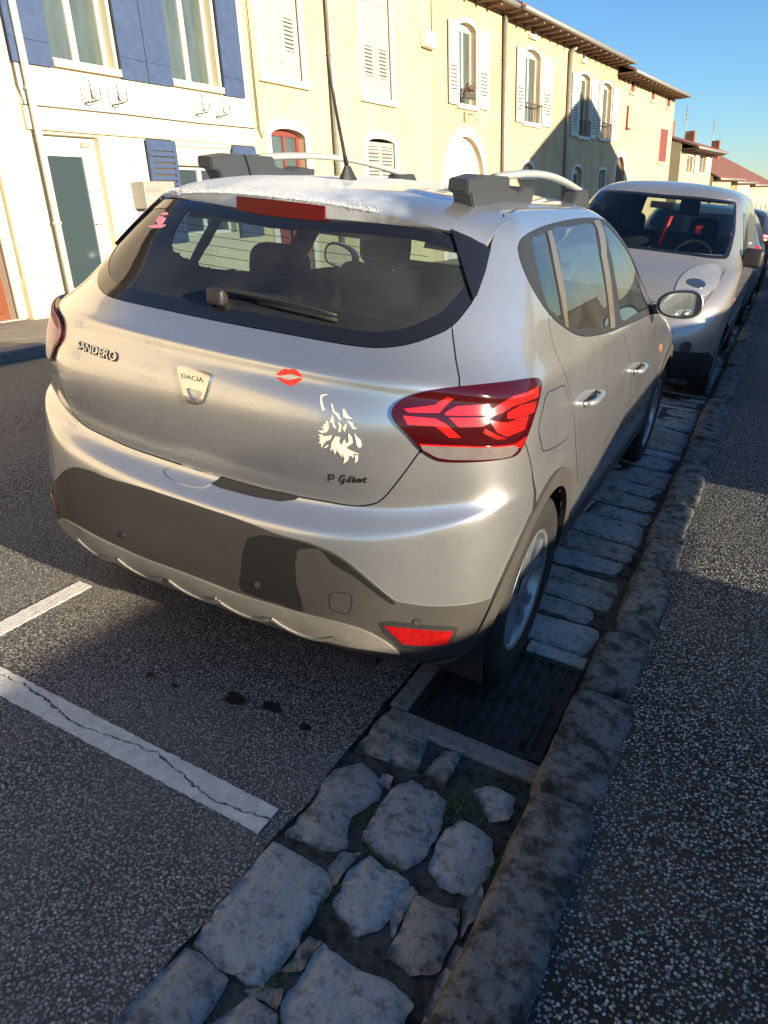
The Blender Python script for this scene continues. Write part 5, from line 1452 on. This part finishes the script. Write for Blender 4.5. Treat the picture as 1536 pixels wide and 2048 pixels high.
tube('cable', [(q(6.24), -.05, zz(6)), (q(6.24), -.05, zz(3.2)), (q(6.28), -.05, zz(2.98)), (q(6.4), -.06, zz(2.97))], .012, MT['wire'], H.o, n=6)
H.close()
# --- pale yellow house
H = House(11.48, 20.0, zg(14), 9.3, MT['h_yellow'], 'pale yellow house with closed grey shutters and a red framed door')
q = lambda a: a - H.s0
zz = lambda z: z - H.zb
for a, b, zt_, lv in ((11.98, 13.34, 5.95, ((.5 + .20, .5 + .62), )), (15.98, 17.44, 6.3, ())):
    P = H.hole(q(a), q(b), zz(3.97), zz(zt_)); H.trim(P, zz(3.97), zz(zt_), q(a), q(b), .17, 0, MT['white_trim'], H.o, True)
    w = (b - a) / 2
    for k in range(2):
        x0 = q(a) + k * w + .005; x1 = x0 + w - .01
        lz = (zz(4.42), zz(5.05)) if a > 15 else (zz(4.48), zz(5.06))
        l = (x0 + .18, x1 - .16, *lz) if (a > 15 or k == 1) else None
        H.shutter(x0, x1, zz(3.98), zz(zt_) - .01, 'grey_sh', y=.06, louvre=l, slats=8)
P = H.hole(q(11.98), q(13.24), .02, zz(3.06), .16); H.trim(P, 0, zz(3.06), q(11.98), q(13.24), .20, .16, MT['white_trim'], H.o, False)
bm = bmesh.new()
for a, b, c, d in ((11.98, 12.10, .02, zz(3.05)), (12.62, 12.70, .02, zz(3.05)), (13.12, 13.24, .02, zz(3.05)), (12.10, 12.62, zz(2.93), zz(3.05)), (12.70, 13.12, zz(2.93), zz(3.05)), (12.10, 13.12, .02, zz(1.2))): bm_box(bm, q(a), q(b), .14, .19, c, d)
dd = bmo('door', bm, MT['red_sh'], H.o); cube('door_glass', q(12.09), q(13.13), .165, .17, zz(1.2), zz(2.95), MT['pane_b'], dd)
H.plaque('3', q(12.52), q(12.70), zz(3.14), zz(3.27))
P = H.hole(q(15.98), q(17.48), zz(1.5), zz(3.08), .12); H.trim(P, zz(1.5), zz(3.08), q(15.98), q(17.48), .17, .12, MT['white_trim'], H.o, True)
for k in range(2):
    x0 = q(15.99) + k * .745; H.shutter(x0, x0 + .735, zz(1.51), zz(3.0), 'grey_sh', y=.06, louvre=(x0 + .08, x0 + .655, zz(1.6), zz(2.9)), slats=16)
H.pipe(q(14.40), zz(.2), zz(9.0), 'zinc', .055, -.10)
tube('cable', [(q(11.62), -.04, zz(8.8)), (q(11.60), -.04, zz(3.0)), (q(11.70), -.04, zz(2.86)), (q(11.78), -.04, zz(2.95))], .022, MT['stone_trim'], H.o, n=8)
jb = box('junction_box', q(19.25), q(19.95), -.20, -.002, zz(5.42), zz(5.80), MT['pvc'], H.o, bev=.02)
tube('cable', [(q(19.9), -.05, zz(8.8)), (q(19.9), -.05, zz(5.8))], .014, MT['wire'], jb, n=6)
H.close(pitch=.5)
# --- beige houses behind the bend: window rows read from the photograph
def win_px(H, lx, rx, top, sill, sh=None, arch=.12, shm='white_sh', frame='pvc', tw=.12, guard=None):
    a, zs = fs(lx, sill); b, _ = fs(rx, sill); _, zt = fs((lx + rx) / 2, top)
    q0, q1 = a - H.s0, b - H.s0; z0, z1 = zs - H.zb, zt - H.zb
    o = H.window(q0, q1, z0, z1, arch * (q1 - q0) if arch else 0, 'white_trim', frame, 'pane_b', tw=tw)
    if sh:
        for p0, p1 in sh:
            c, _ = fs(p0, sill); d, _ = fs(p1, sill); c -= H.s0; d -= H.s0
            w = d - c
            H.shutter(c, d, z0 - .05, z1 - .08, shm, louvre=(c + w * .15, d - w * .15, z0 + .15, z0 + (z1 - z0) * .48), slats=9)
    if guard:
        g = cube('window_guard', q0 - .05, q1 + .05, -.14, -.12, z0 + .55, z0 + .60, MT['wire'], o)
        for k in range(7): cube('guard_bar', q0 + (q1 - q0) * k / 6 - .012, q0 + (q1 - q0) * k / 6 + .012, -.139, -.121, z0, z0 + .55, MT['wire'], o)
    return o
def arch_door(H, lx, rx, top, m, tw=.28, base=.02):
    a, _ = fs(lx, 345); b, _ = fs(rx, 345); _, zt = fs((lx + rx) / 2, top)
    q0, q1, z1 = a - H.s0, b - H.s0, zt - H.zb; ar = min((q1 - q0) / 2, 1.55)
    P = H.hole(q0, q1, base, z1, ar, 16); H.trim(P, 0, z1, q0, q1, tw, ar, MT['white_trim'], H.o, False)
    for k in range(6):
        x0 = q0 + (q1 - q0) * k / 6; cube('door_plank', x0 + .008, x0 + (q1 - q0) / 6 - .008, .14, .19, base, z1, MT[m], H.o)
    cube('door_back', q0, q1, .195, .21, base, z1, MT['wire'], H.o)
    return q0, q1, z1
eave = lambda px, py: fs(px, py)
s3, s4 = 20.02, fs(1000, 200)[0]
z_e3 = fs(1004, 3)[1]
H = House(s3, s4, zg(23), z_e3, MT['h_beige'], 'beige house with a white arched carriage door and open white shutters')
win_px(H, 917, 951, 46, 207, [(895, 914), (954, 974)], .16)
arch_door(H, 892, 968, 273, 'white_sh')
a, z = fs(928, 190); 
pl = box('window_box', a - H.s0 - .35, a - H.s0 + .35, -.24, -.10, z - H.zb - .12, z - H.zb + .04, MT['wire'], H.o, bev=.02)
rnd = random.Random(3); V = []; Fc = []
for i in range(120):
    c = Vector((a - H.s0 + rnd.gauss(0, .22), -.17 + rnd.gauss(0, .05), z - H.zb + .06 + abs(rnd.gauss(0, .09)))); b = len(V)
    for k in range(4): V.append(c + Vector((rnd.uniform(-.05, .05), rnd.uniform(-.05, .05), rnd.uniform(-.05, .05))))
    Fc.append((b, b + 1, b + 2, b + 3))
add('dry_flowers', V, Fc, MT['wood'], pl)
tube('hook', [(a - H.s0 - .05, -.05, z - H.zb - .45), (a - H.s0 - .05, -.05, z - H.zb - .75)], .02, MT['wire'], H.o)
ho_ = tube('lamp_arm', [(a - H.s0 + .25, -.02, z - H.zb - .5), (a - H.s0 + .25, -.25, z - H.zb - .55), (a - H.s0 + .35, -.3, z - H.zb - .7)], .02, MT['zinc'], H.o)
H.close(pitch=.45)
s5 = fs(1231, 200)[0]; z_e4 = fs(1130, 70)[1]
H = House(s4 + .01, s5, zg(30), (z_e3 + z_e4) / 2 + .05, MT['h_beige'], 'long beige house with three shuttered upper windows, partly in a gabled shadow')
H.pipe(.12, -.3, z_e3 - H.zb, 'zinc', .07, -.11)
win_px(H, 1046, 1077, 98, 243, [(1029, 1044), (1079, 1099)], .15, guard=True)
win_px(H, 1154, 1174, 146, 271, [(1138, 1152), (1176, 1189)], .12, guard=True)
win_px(H, 1198, 1217, 164, 275, [(1191, 1196), (1219, 1231)], .12, guard=True)
win_px(H, 1042, 1066, 326, 352, None, .25); win_px(H, 1142, 1162, 333, 372, None, .22); win_px(H, 1195, 1208, 340, 380, None, 0)
win_px(H, 1059, 1069, 38, 68, None, 0, tw=.10); win_px(H, 1163, 1168, 90, 118, None, 0, tw=.10)
a, _ = fs(1131, 240); H.pipe(a - H.s0, -.3, H.zt - H.zb - .6, 'zinc', .08, -.11)
tube('pipe_bend', [(a - H.s0, -.11, H.zt - H.zb - .6), (a - H.s0 + .4, -.3, H.zt - H.zb - .35), (a - H.s0 + .8, -.58, H.zt - H.zb - .28)], .08, MT['zinc'], H.o, n=10)
H.close(pitch=.42, over=.75)
s6 = fs(1345, 260)[0]; z_e5 = fs(1300, 160)[1]
H = House(s5 + .01, s6, zg(50), z_e5, MT['h_pale'], 'pale ochre end house with small red attic shutters and an arched doorway')
def red_px(lx, rx, top, bot):
    a, z0 = fs(lx, bot); b, _ = fs(rx, bot); _, z1 = fs((lx + rx) / 2, top)
    P = H.hole(a - H.s0, b - H.s0, z0 - H.zb, z1 - H.zb); H.shutter(a - H.s0, b - H.s0, z0 - H.zb, z1 - H.zb, 'red_sh', y=.05)
    H.trim(P, z0 - H.zb, z1 - H.zb, a - H.s0, b - H.s0, .12, 0, MT['stone_trim'], H.o, True)
for t in ((1260, 1268, 153, 183), (1301, 1308, 173, 199), (1332, 1339, 186, 213), (1315, 1330, 257, 323)): red_px(*t)
arch_door(H, 1230, 1247, 312, 'wood', .3)
a, z = fs(1255, 235); cr_ = cube('wall_bracket', a - H.s0 - .3, a - H.s0 + .3, -.10, -.002, z - H.zb - .55, z - H.zb - .45, MT['red_sh'], H.o); cube('bracket_post', a - H.s0 - .25, a - H.s0 - .1, -.08, -.002, z - H.zb - .45, z - H.zb + .5, MT['red_sh'], H.o)
H.close(pitch=.45, over=.8)
# --- lower houses further down the street
s7 = fs(1424, 320)[0]; z6 = fs(1380, 290)[1]
H = House(s6 + 3, s7, zg(80), z6, MT['h_pale'], 'low house with pale wall beyond the ochre end house')
win_px(H, 1370, 1382, 312, 345, None, 0); win_px(H, 1395, 1408, 308, 345, [(1386, 1394), (1409, 1416)], 0)
H.close(pitch=.35, over=1.0)
for k, (l, r, ty, lab) in enumerate(((1427, 1462, 352, 'red roofed house down the street, nearest of the far row'), (1464, 1500, 360, 'red roofed house down the street, middle of the far row'), (1502, 1545, 366, 'red roofed house down the street, farthest of the row'))):
    a = fs(l, 350)[0]; b = fs(r, 350)[0]
    a = min(a, 150 + 40 * k); b = min(max(b, a + 14), a + 34)
    p = fpos(a); z = fs(min(l, 1500), ty)[1]
    H = House(a, b, -3.5, max(.5, z), MT['h_pale'] if k != 1 else MT['h_cream'], lab, depth=12)
    for x in np.arange(2, b - a - 2, 4.5): H.window(x, x + 1.2, 2.2, 3.6, 0, 'white_trim')
    H.close(pitch=.55, over=.5)
    ch = box('chimney', (b - a) * .4, (b - a) * .4 + .8, 4.6, 5.4, H.zt - H.zb + 2, H.zt - H.zb + 4.6, MT['tile'], H.o)
    an_ = tube('aerial', [((b - a) * .6, 6, H.zt - H.zb + 3), ((b - a) * .6, 6, H.zt - H.zb + 7)], .05, MT['zinc'], H.o, n=6)
    for j in range(4): tube('aerial_rod', [((b - a) * .6 - .9, 6, H.zt - H.zb + 5.6 + j * .4), ((b - a) * .6 + .9, 6, H.zt - H.zb + 5.6 + j * .4)], .03, MT['zinc'], an_, n=5)
# --- on the camera's side of the street (outside the picture): what shades the gutter and shows in the glass
wl = empty('garden_wall', (5.6, -14, -.3)); tag(wl, 'low rendered garden wall on the near side, outside the picture, shading the gutter', 'wall')
def wz(y): return float(np.interp(y, [-14, -1.6, -.6, .2, .55, 1.0, 1.8, 22], [1.13, 1.12, 1.08, 1.10, 1.16, 1.25, 1.25, 1.3]))
ys = list(np.arange(-14, -2, 2.0)) + list(np.arange(-2, 2.6, .25)) + list(np.arange(4, 22.1, 2.0))
outer = [(-14, -1.0), (22, -1.0)] + [(yv, wz(yv)) for yv in ys[::-1]]
hole_ = []
for px, py in ((1395, 1165), (1536, 1185), (1536, 985), (1450, 1000)):
    P = W @ ground(px, py, .10); t = (5.6 - P[0]) / sdir.x; hole_.append((P[1] + sdir.y * t, P[2] + sdir.z * t))
ha = np.array(hole_); y0_, y1_ = ha[:, 0].min(), ha[:, 0].max(); z0_, z1_ = ha[:, 1].min(), min(ha[:, 1].max(), .95)
sun_gap = [(y0_ + .1, z0_), (y1_ - .05, z0_), (y1_ - .05, z1_), (y0_ + .1, z1_)]  # unseen opening added to the wall so sun reaches a patch of pavement
V2, T, LI = cdt([outer, sun_gap], [])
nv = len(V2); V = [(0, a + 14, b + .3) for a, b in V2] + [(.06, a + 14, b + .3) for a, b in V2]
Fc = [t_ for t_ in T] + [tuple(k + nv for k in t_[::-1]) for t_ in T]
for I in LI:
    for k in range(len(I)): Fc.append((I[k], I[(k + 1) % len(I)], I[(k + 1) % len(I)] + nv, I[k] + nv))
bm = bmesh.new(); tmp = add('t', V, Fc, None); bm.from_mesh(tmp.data); bpy.data.objects.remove(tmp)
bmo('wall_body', bm, MT['h_pink'], wl)
gh = empty('gabled_house', (13.0, 29.3, -.9)); tag(gh, 'gabled house on the near side, outside the picture, its shadow on the beige house', 'house')
hw = 7.0; hz = 6.75; rz = 9.75; V = [(0, -hw, -1), (0, hw, -1), (0, hw, hz), (0, 0, rz), (0, -hw, hz), (9, -hw, -1), (9, hw, -1), (9, hw, hz), (9, 0, rz), (9, -hw, hz)]
add('wall', V, [(0, 4, 3, 2, 1), (5, 6, 7, 8, 9), (0, 5, 9, 4), (1, 2, 7, 6)], MT['h_pink'], gh)
add('roof', [(-.4, -hw - .4, hz - .15), (-.4, 0, rz + .05), (-.4, hw + .4, hz - .15), (9.4, -hw - .4, hz - .15), (9.4, 0, rz + .05), (9.4, hw + .4, hz - .15)] + [(-.4, -hw - .4, hz - .01), (-.4, 0, rz + .2), (-.4, hw + .4, hz - .01), (9.4, -hw - .4, hz - .01), (9.4, 0, rz + .2), (9.4, hw + .4, hz - .01)],
    [(0, 3, 4, 1), (1, 4, 5, 2), (6, 7, 10, 9), (7, 8, 11, 10), (0, 1, 7, 6), (1, 2, 8, 7), (3, 9, 10, 4), (4, 10, 11, 5), (0, 6, 9, 3), (2, 5, 11, 8)], MT['tile'], gh)

for k, (a, z) in enumerate(((-4.2, 1.2), (-1.0, 1.2), (2.6, 1.2), (-3.2, 4.4), (2.0, 4.4))):
    o_ = cube('window', -.03, -.004, a, a + 1.3, z, z + 1.5, MT['pvc'], gh)
    for j in range(2): cube('pane', -.036, -.031, a + .1 + j * .58, a + .62 + j * .58, z + .12, z + 1.38, MT['pane'], gh)
    cube('sill', -.12, -.003, a - .12, a + 1.42, z - .12, z - .002, MT['stone_trim'], gh)
for k in range(18): cube('coping_slab', -.05, .11, 2 * k + .01, 2 * k + 1.99, wz(2 * k - 14 + 1) + .30, wz(2 * k - 14 + 1) + .315, MT['cement'], wl) if not 11 < 2 * k < 18 else None
# ------------------------------------------------------------------ van parked nose to nose beyond the hatchback
def vrow(c0, c1, c2, c3, c4, c5, xs, zs, rear):
    r = [c0, c1, c2, c3, c4, c5]
    y0 = c5[1]; y1 = rear - .25
    for t in (.26, .51, .76, 1.0): r.append((xs, y0 + (y1 - y0) * t, zs))
    r += [(xs * .86, rear + .02, zs), (0, rear + .06, zs)]
    return r
vr = [
 vrow((0, .10, .20), (.36, .12, .20), (.60, .17, .20), (.74, .28, .20), (.79, .48, .20), (.80, .9, .20), .80, .20, 3.72),
 vrow((0, .01, .30), (.37, .03, .30), (.63, .09, .30), (.78, .24, .30), (.835, .48, .30), (.84, .9, .30), .84, .30, 3.78),
 vrow((0, -.02, .45), (.38, .0, .45), (.64, .07, .45), (.80, .23, .45), (.85, .48, .45), (.855, .9, .45), .855, .45, 3.80),
 vrow((0, -.01, .60), (.38, .01, .60), (.64, .08, .60), (.80, .24, .61), (.855, .49, .62), (.86, .9, .62), .86, .62, 3.80),
 vrow((0, .05, .72), (.38, .07, .72), (.63, .14, .73), (.79, .28, .74), (.855, .52, .75), (.86, .92, .75), .86, .75, 3.80),
 vrow((0, .14, .84), (.38, .16, .84), (.62, .22, .84), (.77, .36, .85), (.85, .58, .86), (.86, .96, .87), .86, .87, 3.80),
 vrow((0, .34, .95), (.38, .36, .95), (.60, .42, .95), (.75, .52, .95), (.84, .72, .96), (.855, 1.04, .98), .855, .98, 3.79),
 vrow((0, .66, 1.045), (.38, .67, 1.045), (.58, .71, 1.045), (.72, .80, 1.045), (.815, .95, 1.05), (.845, 1.18, 1.06), .84, 1.07, 3.78),
 vrow((0, .84, 1.11), (.37, .85, 1.11), (.57, .88, 1.11), (.69, .95, 1.115), (.785, 1.07, 1.12), (.825, 1.27, 1.13), .82, 1.14, 3.77),
 vrow((0, 1.13, 1.32), (.34, 1.14, 1.32), (.53, 1.17, 1.32), (.64, 1.23, 1.325), (.72, 1.33, 1.33), (.765, 1.49, 1.33), .775, 1.33, 3.73),
 vrow((0, 1.42, 1.52), (.32, 1.43, 1.52), (.50, 1.45, 1.52), (.59, 1.50, 1.52), (.66, 1.59, 1.52), (.70, 1.73, 1.52), .715, 1.52, 3.68),
 vrow((0, 1.60, 1.625), (.30, 1.61, 1.625), (.46, 1.63, 1.62), (.55, 1.67, 1.615), (.61, 1.75, 1.61), (.65, 1.86, 1.61), .665, 1.61, 3.62),
 vrow((0, 1.85, 1.69), (.24, 1.86, 1.69), (.38, 1.88, 1.685), (.45, 1.91, 1.68), (.50, 1.97, 1.675), (.53, 2.05, 1.675), .56, 1.68, 3.5),
 vrow((0, 2.15, 1.715), (.13, 2.16, 1.715), (.20, 2.17, 1.713), (.25, 2.19, 1.712), (.28, 2.22, 1.71), (.30, 2.27, 1.71), .30, 1.712, 3.2),
 vrow((0, 2.4, 1.72), (0, 2.4, 1.72), (0, 2.41, 1.72), (0, 2.42, 1.72), (0, 2.43, 1.72), (0, 2.45, 1.72), 0, 1.72, 2.85),
]
VB = (.21, 4.80, 0)
VS = Surf(vr, VB)
van = empty('van'); van.matrix_world = M4 @ Matrix.Translation(VB)
tag(van, 'grey van facing the camera, parked by the kerb in front of the silver hatchback', 'van')
MT['van_paint'] = mat('van_paint', (.40, .385, .365), .34, metal=.6, coat=.8, var=.08, vscale=3)
MT['head_glass'] = mat('headlamp', (.46, .46, .44), .10, metal=.4, coat=1, var=.2, vscale=6)
MT['lens'] = mat('headlamp_lens', (.26, .28, .28), .08, metal=.9, coat=1)
ws_r = VS.trs(smooth_line([(1352, 507), (1400, 514), (1440, 518), (1457, 514), (1467, 480), (1474, 445), (1479, 412), (1470, 404), (1430, 398), (1385, 393), (1340, 390)], 2))
ws_r = [(min(u, 3.75), v) for u, v in ws_r]
ws = VS.dense(sym(ws_r), True, .03)
wsi = VS.inset(ws, .04)
gl_ = VS.panel('windscreen', wsi, MT['gl_front'], van, off=-.001, thick=.003, dens=False)
VS.panel('windscreen_seal', ws, MT['gloss_black'], van, off=.001, thick=.004, holes=[wsi], dens=False)
hcut = VS.inset(ws, .03)
def vyz(y, z, u=6, v=8): return VS.yz(VB[1] + y, z, u, v)
sw1 = [vyz(1.25, 1.12, 5, 8), vyz(1.9, 1.13, 6.4, 8), vyz(1.95, 1.50, 6.4, 10), vyz(1.66, 1.49, 5.4, 10), vyz(1.42, 1.27, 5, 9)]
sw1d = VS.dense(sw1, True, .04)
def vcut(u, v, p):
    if abs(u) > 10.15 and 8.3 < v < 10.3 and abs(p[0]) > .06: return True
    if v > 11.0 or inpoly((u, v), hcut): return True
    if inpoly((abs(u), v), sw1): return True
    for yc in (.72, 3.22):
        if abs(p[0]) > .55 and (p[1] - yc) ** 2 + (p[2] - .31) ** 2 < .345 ** 2: return True
    return False
VS.shell('body', MT['van_paint'], van, 0, vcut)
VS.panel('roof', [(0, 10.72), (2, 10.72), (3.75, 10.72), (4.5, 10.85), (5.5, 10.9), (8, 10.9), (9.5, 10.9), (10.5, 10.9), (11, 10.9), (11, 13.98), (0, 13.98)], MT['van_paint'], van, off=.002, thick=.006, du=.1, dv=.1, step=.03, mirror=True)
VS.panel('side_window', sw1d, MT['gl_side'], van, off=.002, thick=.003, dens=False, mirror=True)
hl = smooth_line([(1350, 584), (1358, 560), (1378, 540), (1408, 530), (1436, 531), (1441, 546), (1436, 568), (1420, 586), (1396, 594), (1366, 594)], 2, True)
hu = VS.trs(hl)
h1, h2 = VS.panel('headlamp', hu, MT['head_glass'], van, off=.006, thick=.012, mirror=True, step=.03)
q_ = VS.tr(1393, 568)
def vdisc(name, uv, r, m, parent, off, n=18):
    e = 1e-3; u, v = uv; P = VS.ev(u, v); a = (VS.ev(u + e, v) - P) / e; b = (VS.ev(u, v + e) - P) / e; N = VS.nrm(u, v)
    ta = a / np.linalg.norm(a); tb = np.cross(N, ta); J = np.stack([a, b], 1); L = []
    for k in range(n):
        t = 2 * math.pi * k / n; d = np.linalg.lstsq(J, (ta * math.cos(t) + tb * math.sin(t)) * r, rcond=None)[0]; L.append((u + d[0], v + d[1]))
    return VS.panel(name, L, m, parent, off=off, thick=.006, mirror=True, dens=False, du=9, dv=9)
a, b = vdisc('lamp_bowl', q_, .075, MT['lens'], h1, .009); b.parent = h2
a, b = vdisc('fog_lamp', VS.tr(1371, 695) if True else (1, 2), .05, MT['lens'], van, .006)
# lower bumper, grille, bonnet shut line, flank rubbing strip
VS.panel('bumper_cladding', sym([(0, .05), (1, .05), (2, .05), (3, .05), (3.6, .05), (3.6, 1.6), (3, 2.0), (2, 2.0), (1, 2.0), (0, 2.0)]), MT['plastic_dark'], van, off=.006, thick=.01)
VS.panel('grille', sym([(0, 2.5), (1.2, 2.5), (1.5, 2.9), (1.2, 3.2), (0, 3.2)]), MT['plastic_dark'], van, off=.004, thick=.008)
VS.strip('bonnet_gap', [(u, 4.6) for u in np.linspace(-2.2, 2.2, 24)], .006, MT['black_in'], van)
VS.strip('bonnet_gap', [(2.2 + .9 * t, 4.6 + 2.5 * t) for t in np.linspace(0, 1, 12)], .006, MT['black_in'], van, mirror=True)
VS.panel('side_indicator', [vyz(.80, .80, 4.6, 5), vyz(.88, .80, 4.7, 5), vyz(.88, .83, 4.7, 5), vyz(.80, .83, 4.6, 5)], MT['orange'], van, off=.004, mirror=True)
VS.panel('side_moulding', [vyz(1.15, .46, 5.3, 2), vyz(2.85, .46, 8, 2), vyz(2.85, .56, 8, 3), vyz(1.15, .56, 5.3, 3)], MT['plastic_dark'], van, off=.01, thick=.014, mirror=True)
VS.strip('door_gap', [vyz(y, z, 5.2, 6) for y, z in ((1.12, 1.08), (1.10, .9), (1.10, .6), (1.12, .36))], .006, MT['black_in'], van, mirror=True)
VS.strip('door_gap', [vyz(y, z, 6.5, 6) for y, z in ((2.02, 1.55), (2.04, 1.1), (2.04, .6), (2.02, .34))], .006, MT['black_in'], van, mirror=True)
for sgn in (1, -1):
    bm = bmesh.new(); bm_box(bm, .90 * sgn - .085, .90 * sgn + .085, 1.18, 1.30, 1.06, 1.22, .035, 3)
    m_ = bmo('door_mirror', bm, MT['plastic_dark'], van, smooth=True)
    box('mirror_arm', min(.80 * sgn, .86 * sgn), max(.80 * sgn, .86 * sgn), 1.22, 1.27, 1.10, 1.14, MT['plastic_dark'], m_)
    for yc in (.72, 3.22):
        w_ = lathe('wheel', [(-.17, .19), (-.175, .24), (-.165, .29), (-.13, .31), (-.04, .31), (-.01, .295), (0, .26), (-.004, .215), (-.012, .20), (-.03, .19)], 40, MT['rubber'], van, .845, yc, .31, sgn)
        lathe('wheel_cover', [(-.014, .20), (-.008, .17), (-.02, .08), (-.012, .05), (-.01, .001)], 30, MT['alloy'], w_, .845, yc, .31, sgn)
box('underbody', -.62, .62, .25, 3.6, .20, .28, MT['black_in'], van)
VS.panel('rear_door_window', [(10.1, 8.25), (10.95, 8.25), (10.95, 10.35), (10.1, 10.35)], MT['gl_front'], van, off=.002, thick=.004, mirror=True)
box('dashboard', -.68, .68, .98, 1.35, .72, 1.07, MT['fabric'], van, bev=.05, seg=3, smooth=True)
for x in (.36, -.36):
    st_ = box('front_seat', x - .25, x + .25, 2.10, 2.24, .55, 1.18, MT['fabric'], van, bev=.05, seg=3, smooth=True)
    bm = bmesh.new(); bmesh.ops.create_uvsphere(bm, u_segments=18, v_segments=12, radius=1)
    for v in bm.verts: v.co = Vector((math.copysign(abs(v.co.x) ** .6, v.co.x) * .14 + x, v.co.y * .06 + 2.16, math.copysign(abs(v.co.z) ** .6, v.co.z) * .10 + 1.31))
    bmo('headrest', bm, MT['fabric'], st_, smooth=True)
sw = [(.36 + .18 * math.cos(2 * math.pi * k / 24), 1.52 + .10 * math.sin(2 * math.pi * k / 24), 1.06 + .15 * math.sin(2 * math.pi * k / 24)) for k in range(25)]
tube('steering_wheel', sw, .015, MT['fabric'], van)
p_ = onplane(1330, 460, 1, VB[1] + 1.62) - np.array(VB)
tube('red_belt', [(p_[0] - .02, p_[1], p_[2] - .13), (p_[0] + .03, p_[1], p_[2] + .13)], .016, MT['st_red'], van)
p_ = onplane(1397, 460, 1, VB[1] + 2.02) - np.array(VB)
box('red_tag', p_[0] - .03, p_[0] + .03, p_[1], p_[1] + .02, p_[2] - .04, p_[2] + .04, MT['st_red'], van, bev=.005)
p_ = onplane(1325, 410, 1, VB[1] + 1.42) - np.array(VB)
box('interior_mirror', p_[0] - .11, p_[0] + .11, p_[1], p_[1] + .03, p_[2] - .03, p_[2] + .03, MT['plastic_dark'], van, bev=.01)
# rear doors' windows let the light through behind the seats
# ------------------------------------------------------------------ cars further along the kerb (coarse copies of a hatchback body)
def far_car(y, x, m, label, flip=False):
    e = empty('parked_car'); e.matrix_world = M4 @ Matrix.Translation((x, y, 0)) @ (Matrix.Rotation(math.pi, 4, 'Z') if flip else Matrix.Identity(4))
    tag(e, label, 'car', 'cars parked beyond the van')
    if not FARM:
        def wc(u, v, p):
            a = abs(u)
            for yc in (AX_R, AX_F):
                if abs(p[0]) > .55 and (p[1] - yc) ** 2 + (p[2] - WZ) ** 2 < .36 ** 2: return True
            return False
        FARM['cut'] = wc
    b_ = S.shell('body', m, e, 0, FARM['cut'])
    S.panel('rear_window', rear_loop, MT['gloss_black'], e, off=.004, thick=.006, du=.5, dv=.5, step=.08)
    S.panel('side_window', DLO, MT['gloss_black'], e, off=.004, thick=.006, du=.5, dv=.5, step=.08, mirror=True)
    S.panel('windscreen', [(10.5, 12.05), (12, 12.05), (14, 12.05), (14, 14.9), (12, 14.9), (10.6, 14.8)], MT['gloss_black'], e, off=.004, du=.5, dv=.5, step=.08, mirror=True)
    S.panel('headlamp', [(11.4, 7.2), (12.6, 7.0), (12.8, 7.7), (11.6, 8.4)], MT['head_glass'], e, off=.005, du=.5, dv=.5, step=.06, mirror=True)
    S.panel('tail_lamp', lp, MT['lamp_red2'], e, off=.006, du=.5, dv=.5, step=.06, mirror=True)
    for yc in (AX_R, AX_F):
        for sgn in (1, -1):
            w_ = lathe('wheel', [(-.19, .2), (-.19, .29), (-.16, .326), (-.04, .326), (0, .29), (-.01, .21)], 28, MT['rubber'], e, .86, yc, WZ, sgn)
            lathe('rim', [(-.01, .21), (-.02, .1), (-.015, .001)], 20, MT['alloy'], w_, .86, yc, WZ, sgn)
    for sgn in (1, -1): box('door_mirror', .95 * sgn - .09, .95 * sgn + .09, 2.36, 2.46, 1.03, 1.16, m, e, bev=.03, smooth=True)
    box('underbody', -.6, .6, .2, 3.9, .2, .27, MT['black_in'], e)
FARM = {}
MT['blue_paint'] = mat('blue_grey_paint', (.10, .14, .19), .3, metal=.5, coat=.8)
MT['dark_paint'] = mat('dark_paint', (.03, .032, .036), .3, metal=.3, coat=.8)
far_car(9.55, .22, MT['blue_paint'], 'blue grey car parked directly behind the van')
far_car(14.9, .24, MT['dark_paint'], 'dark car parked by the kerb, second beyond the van')
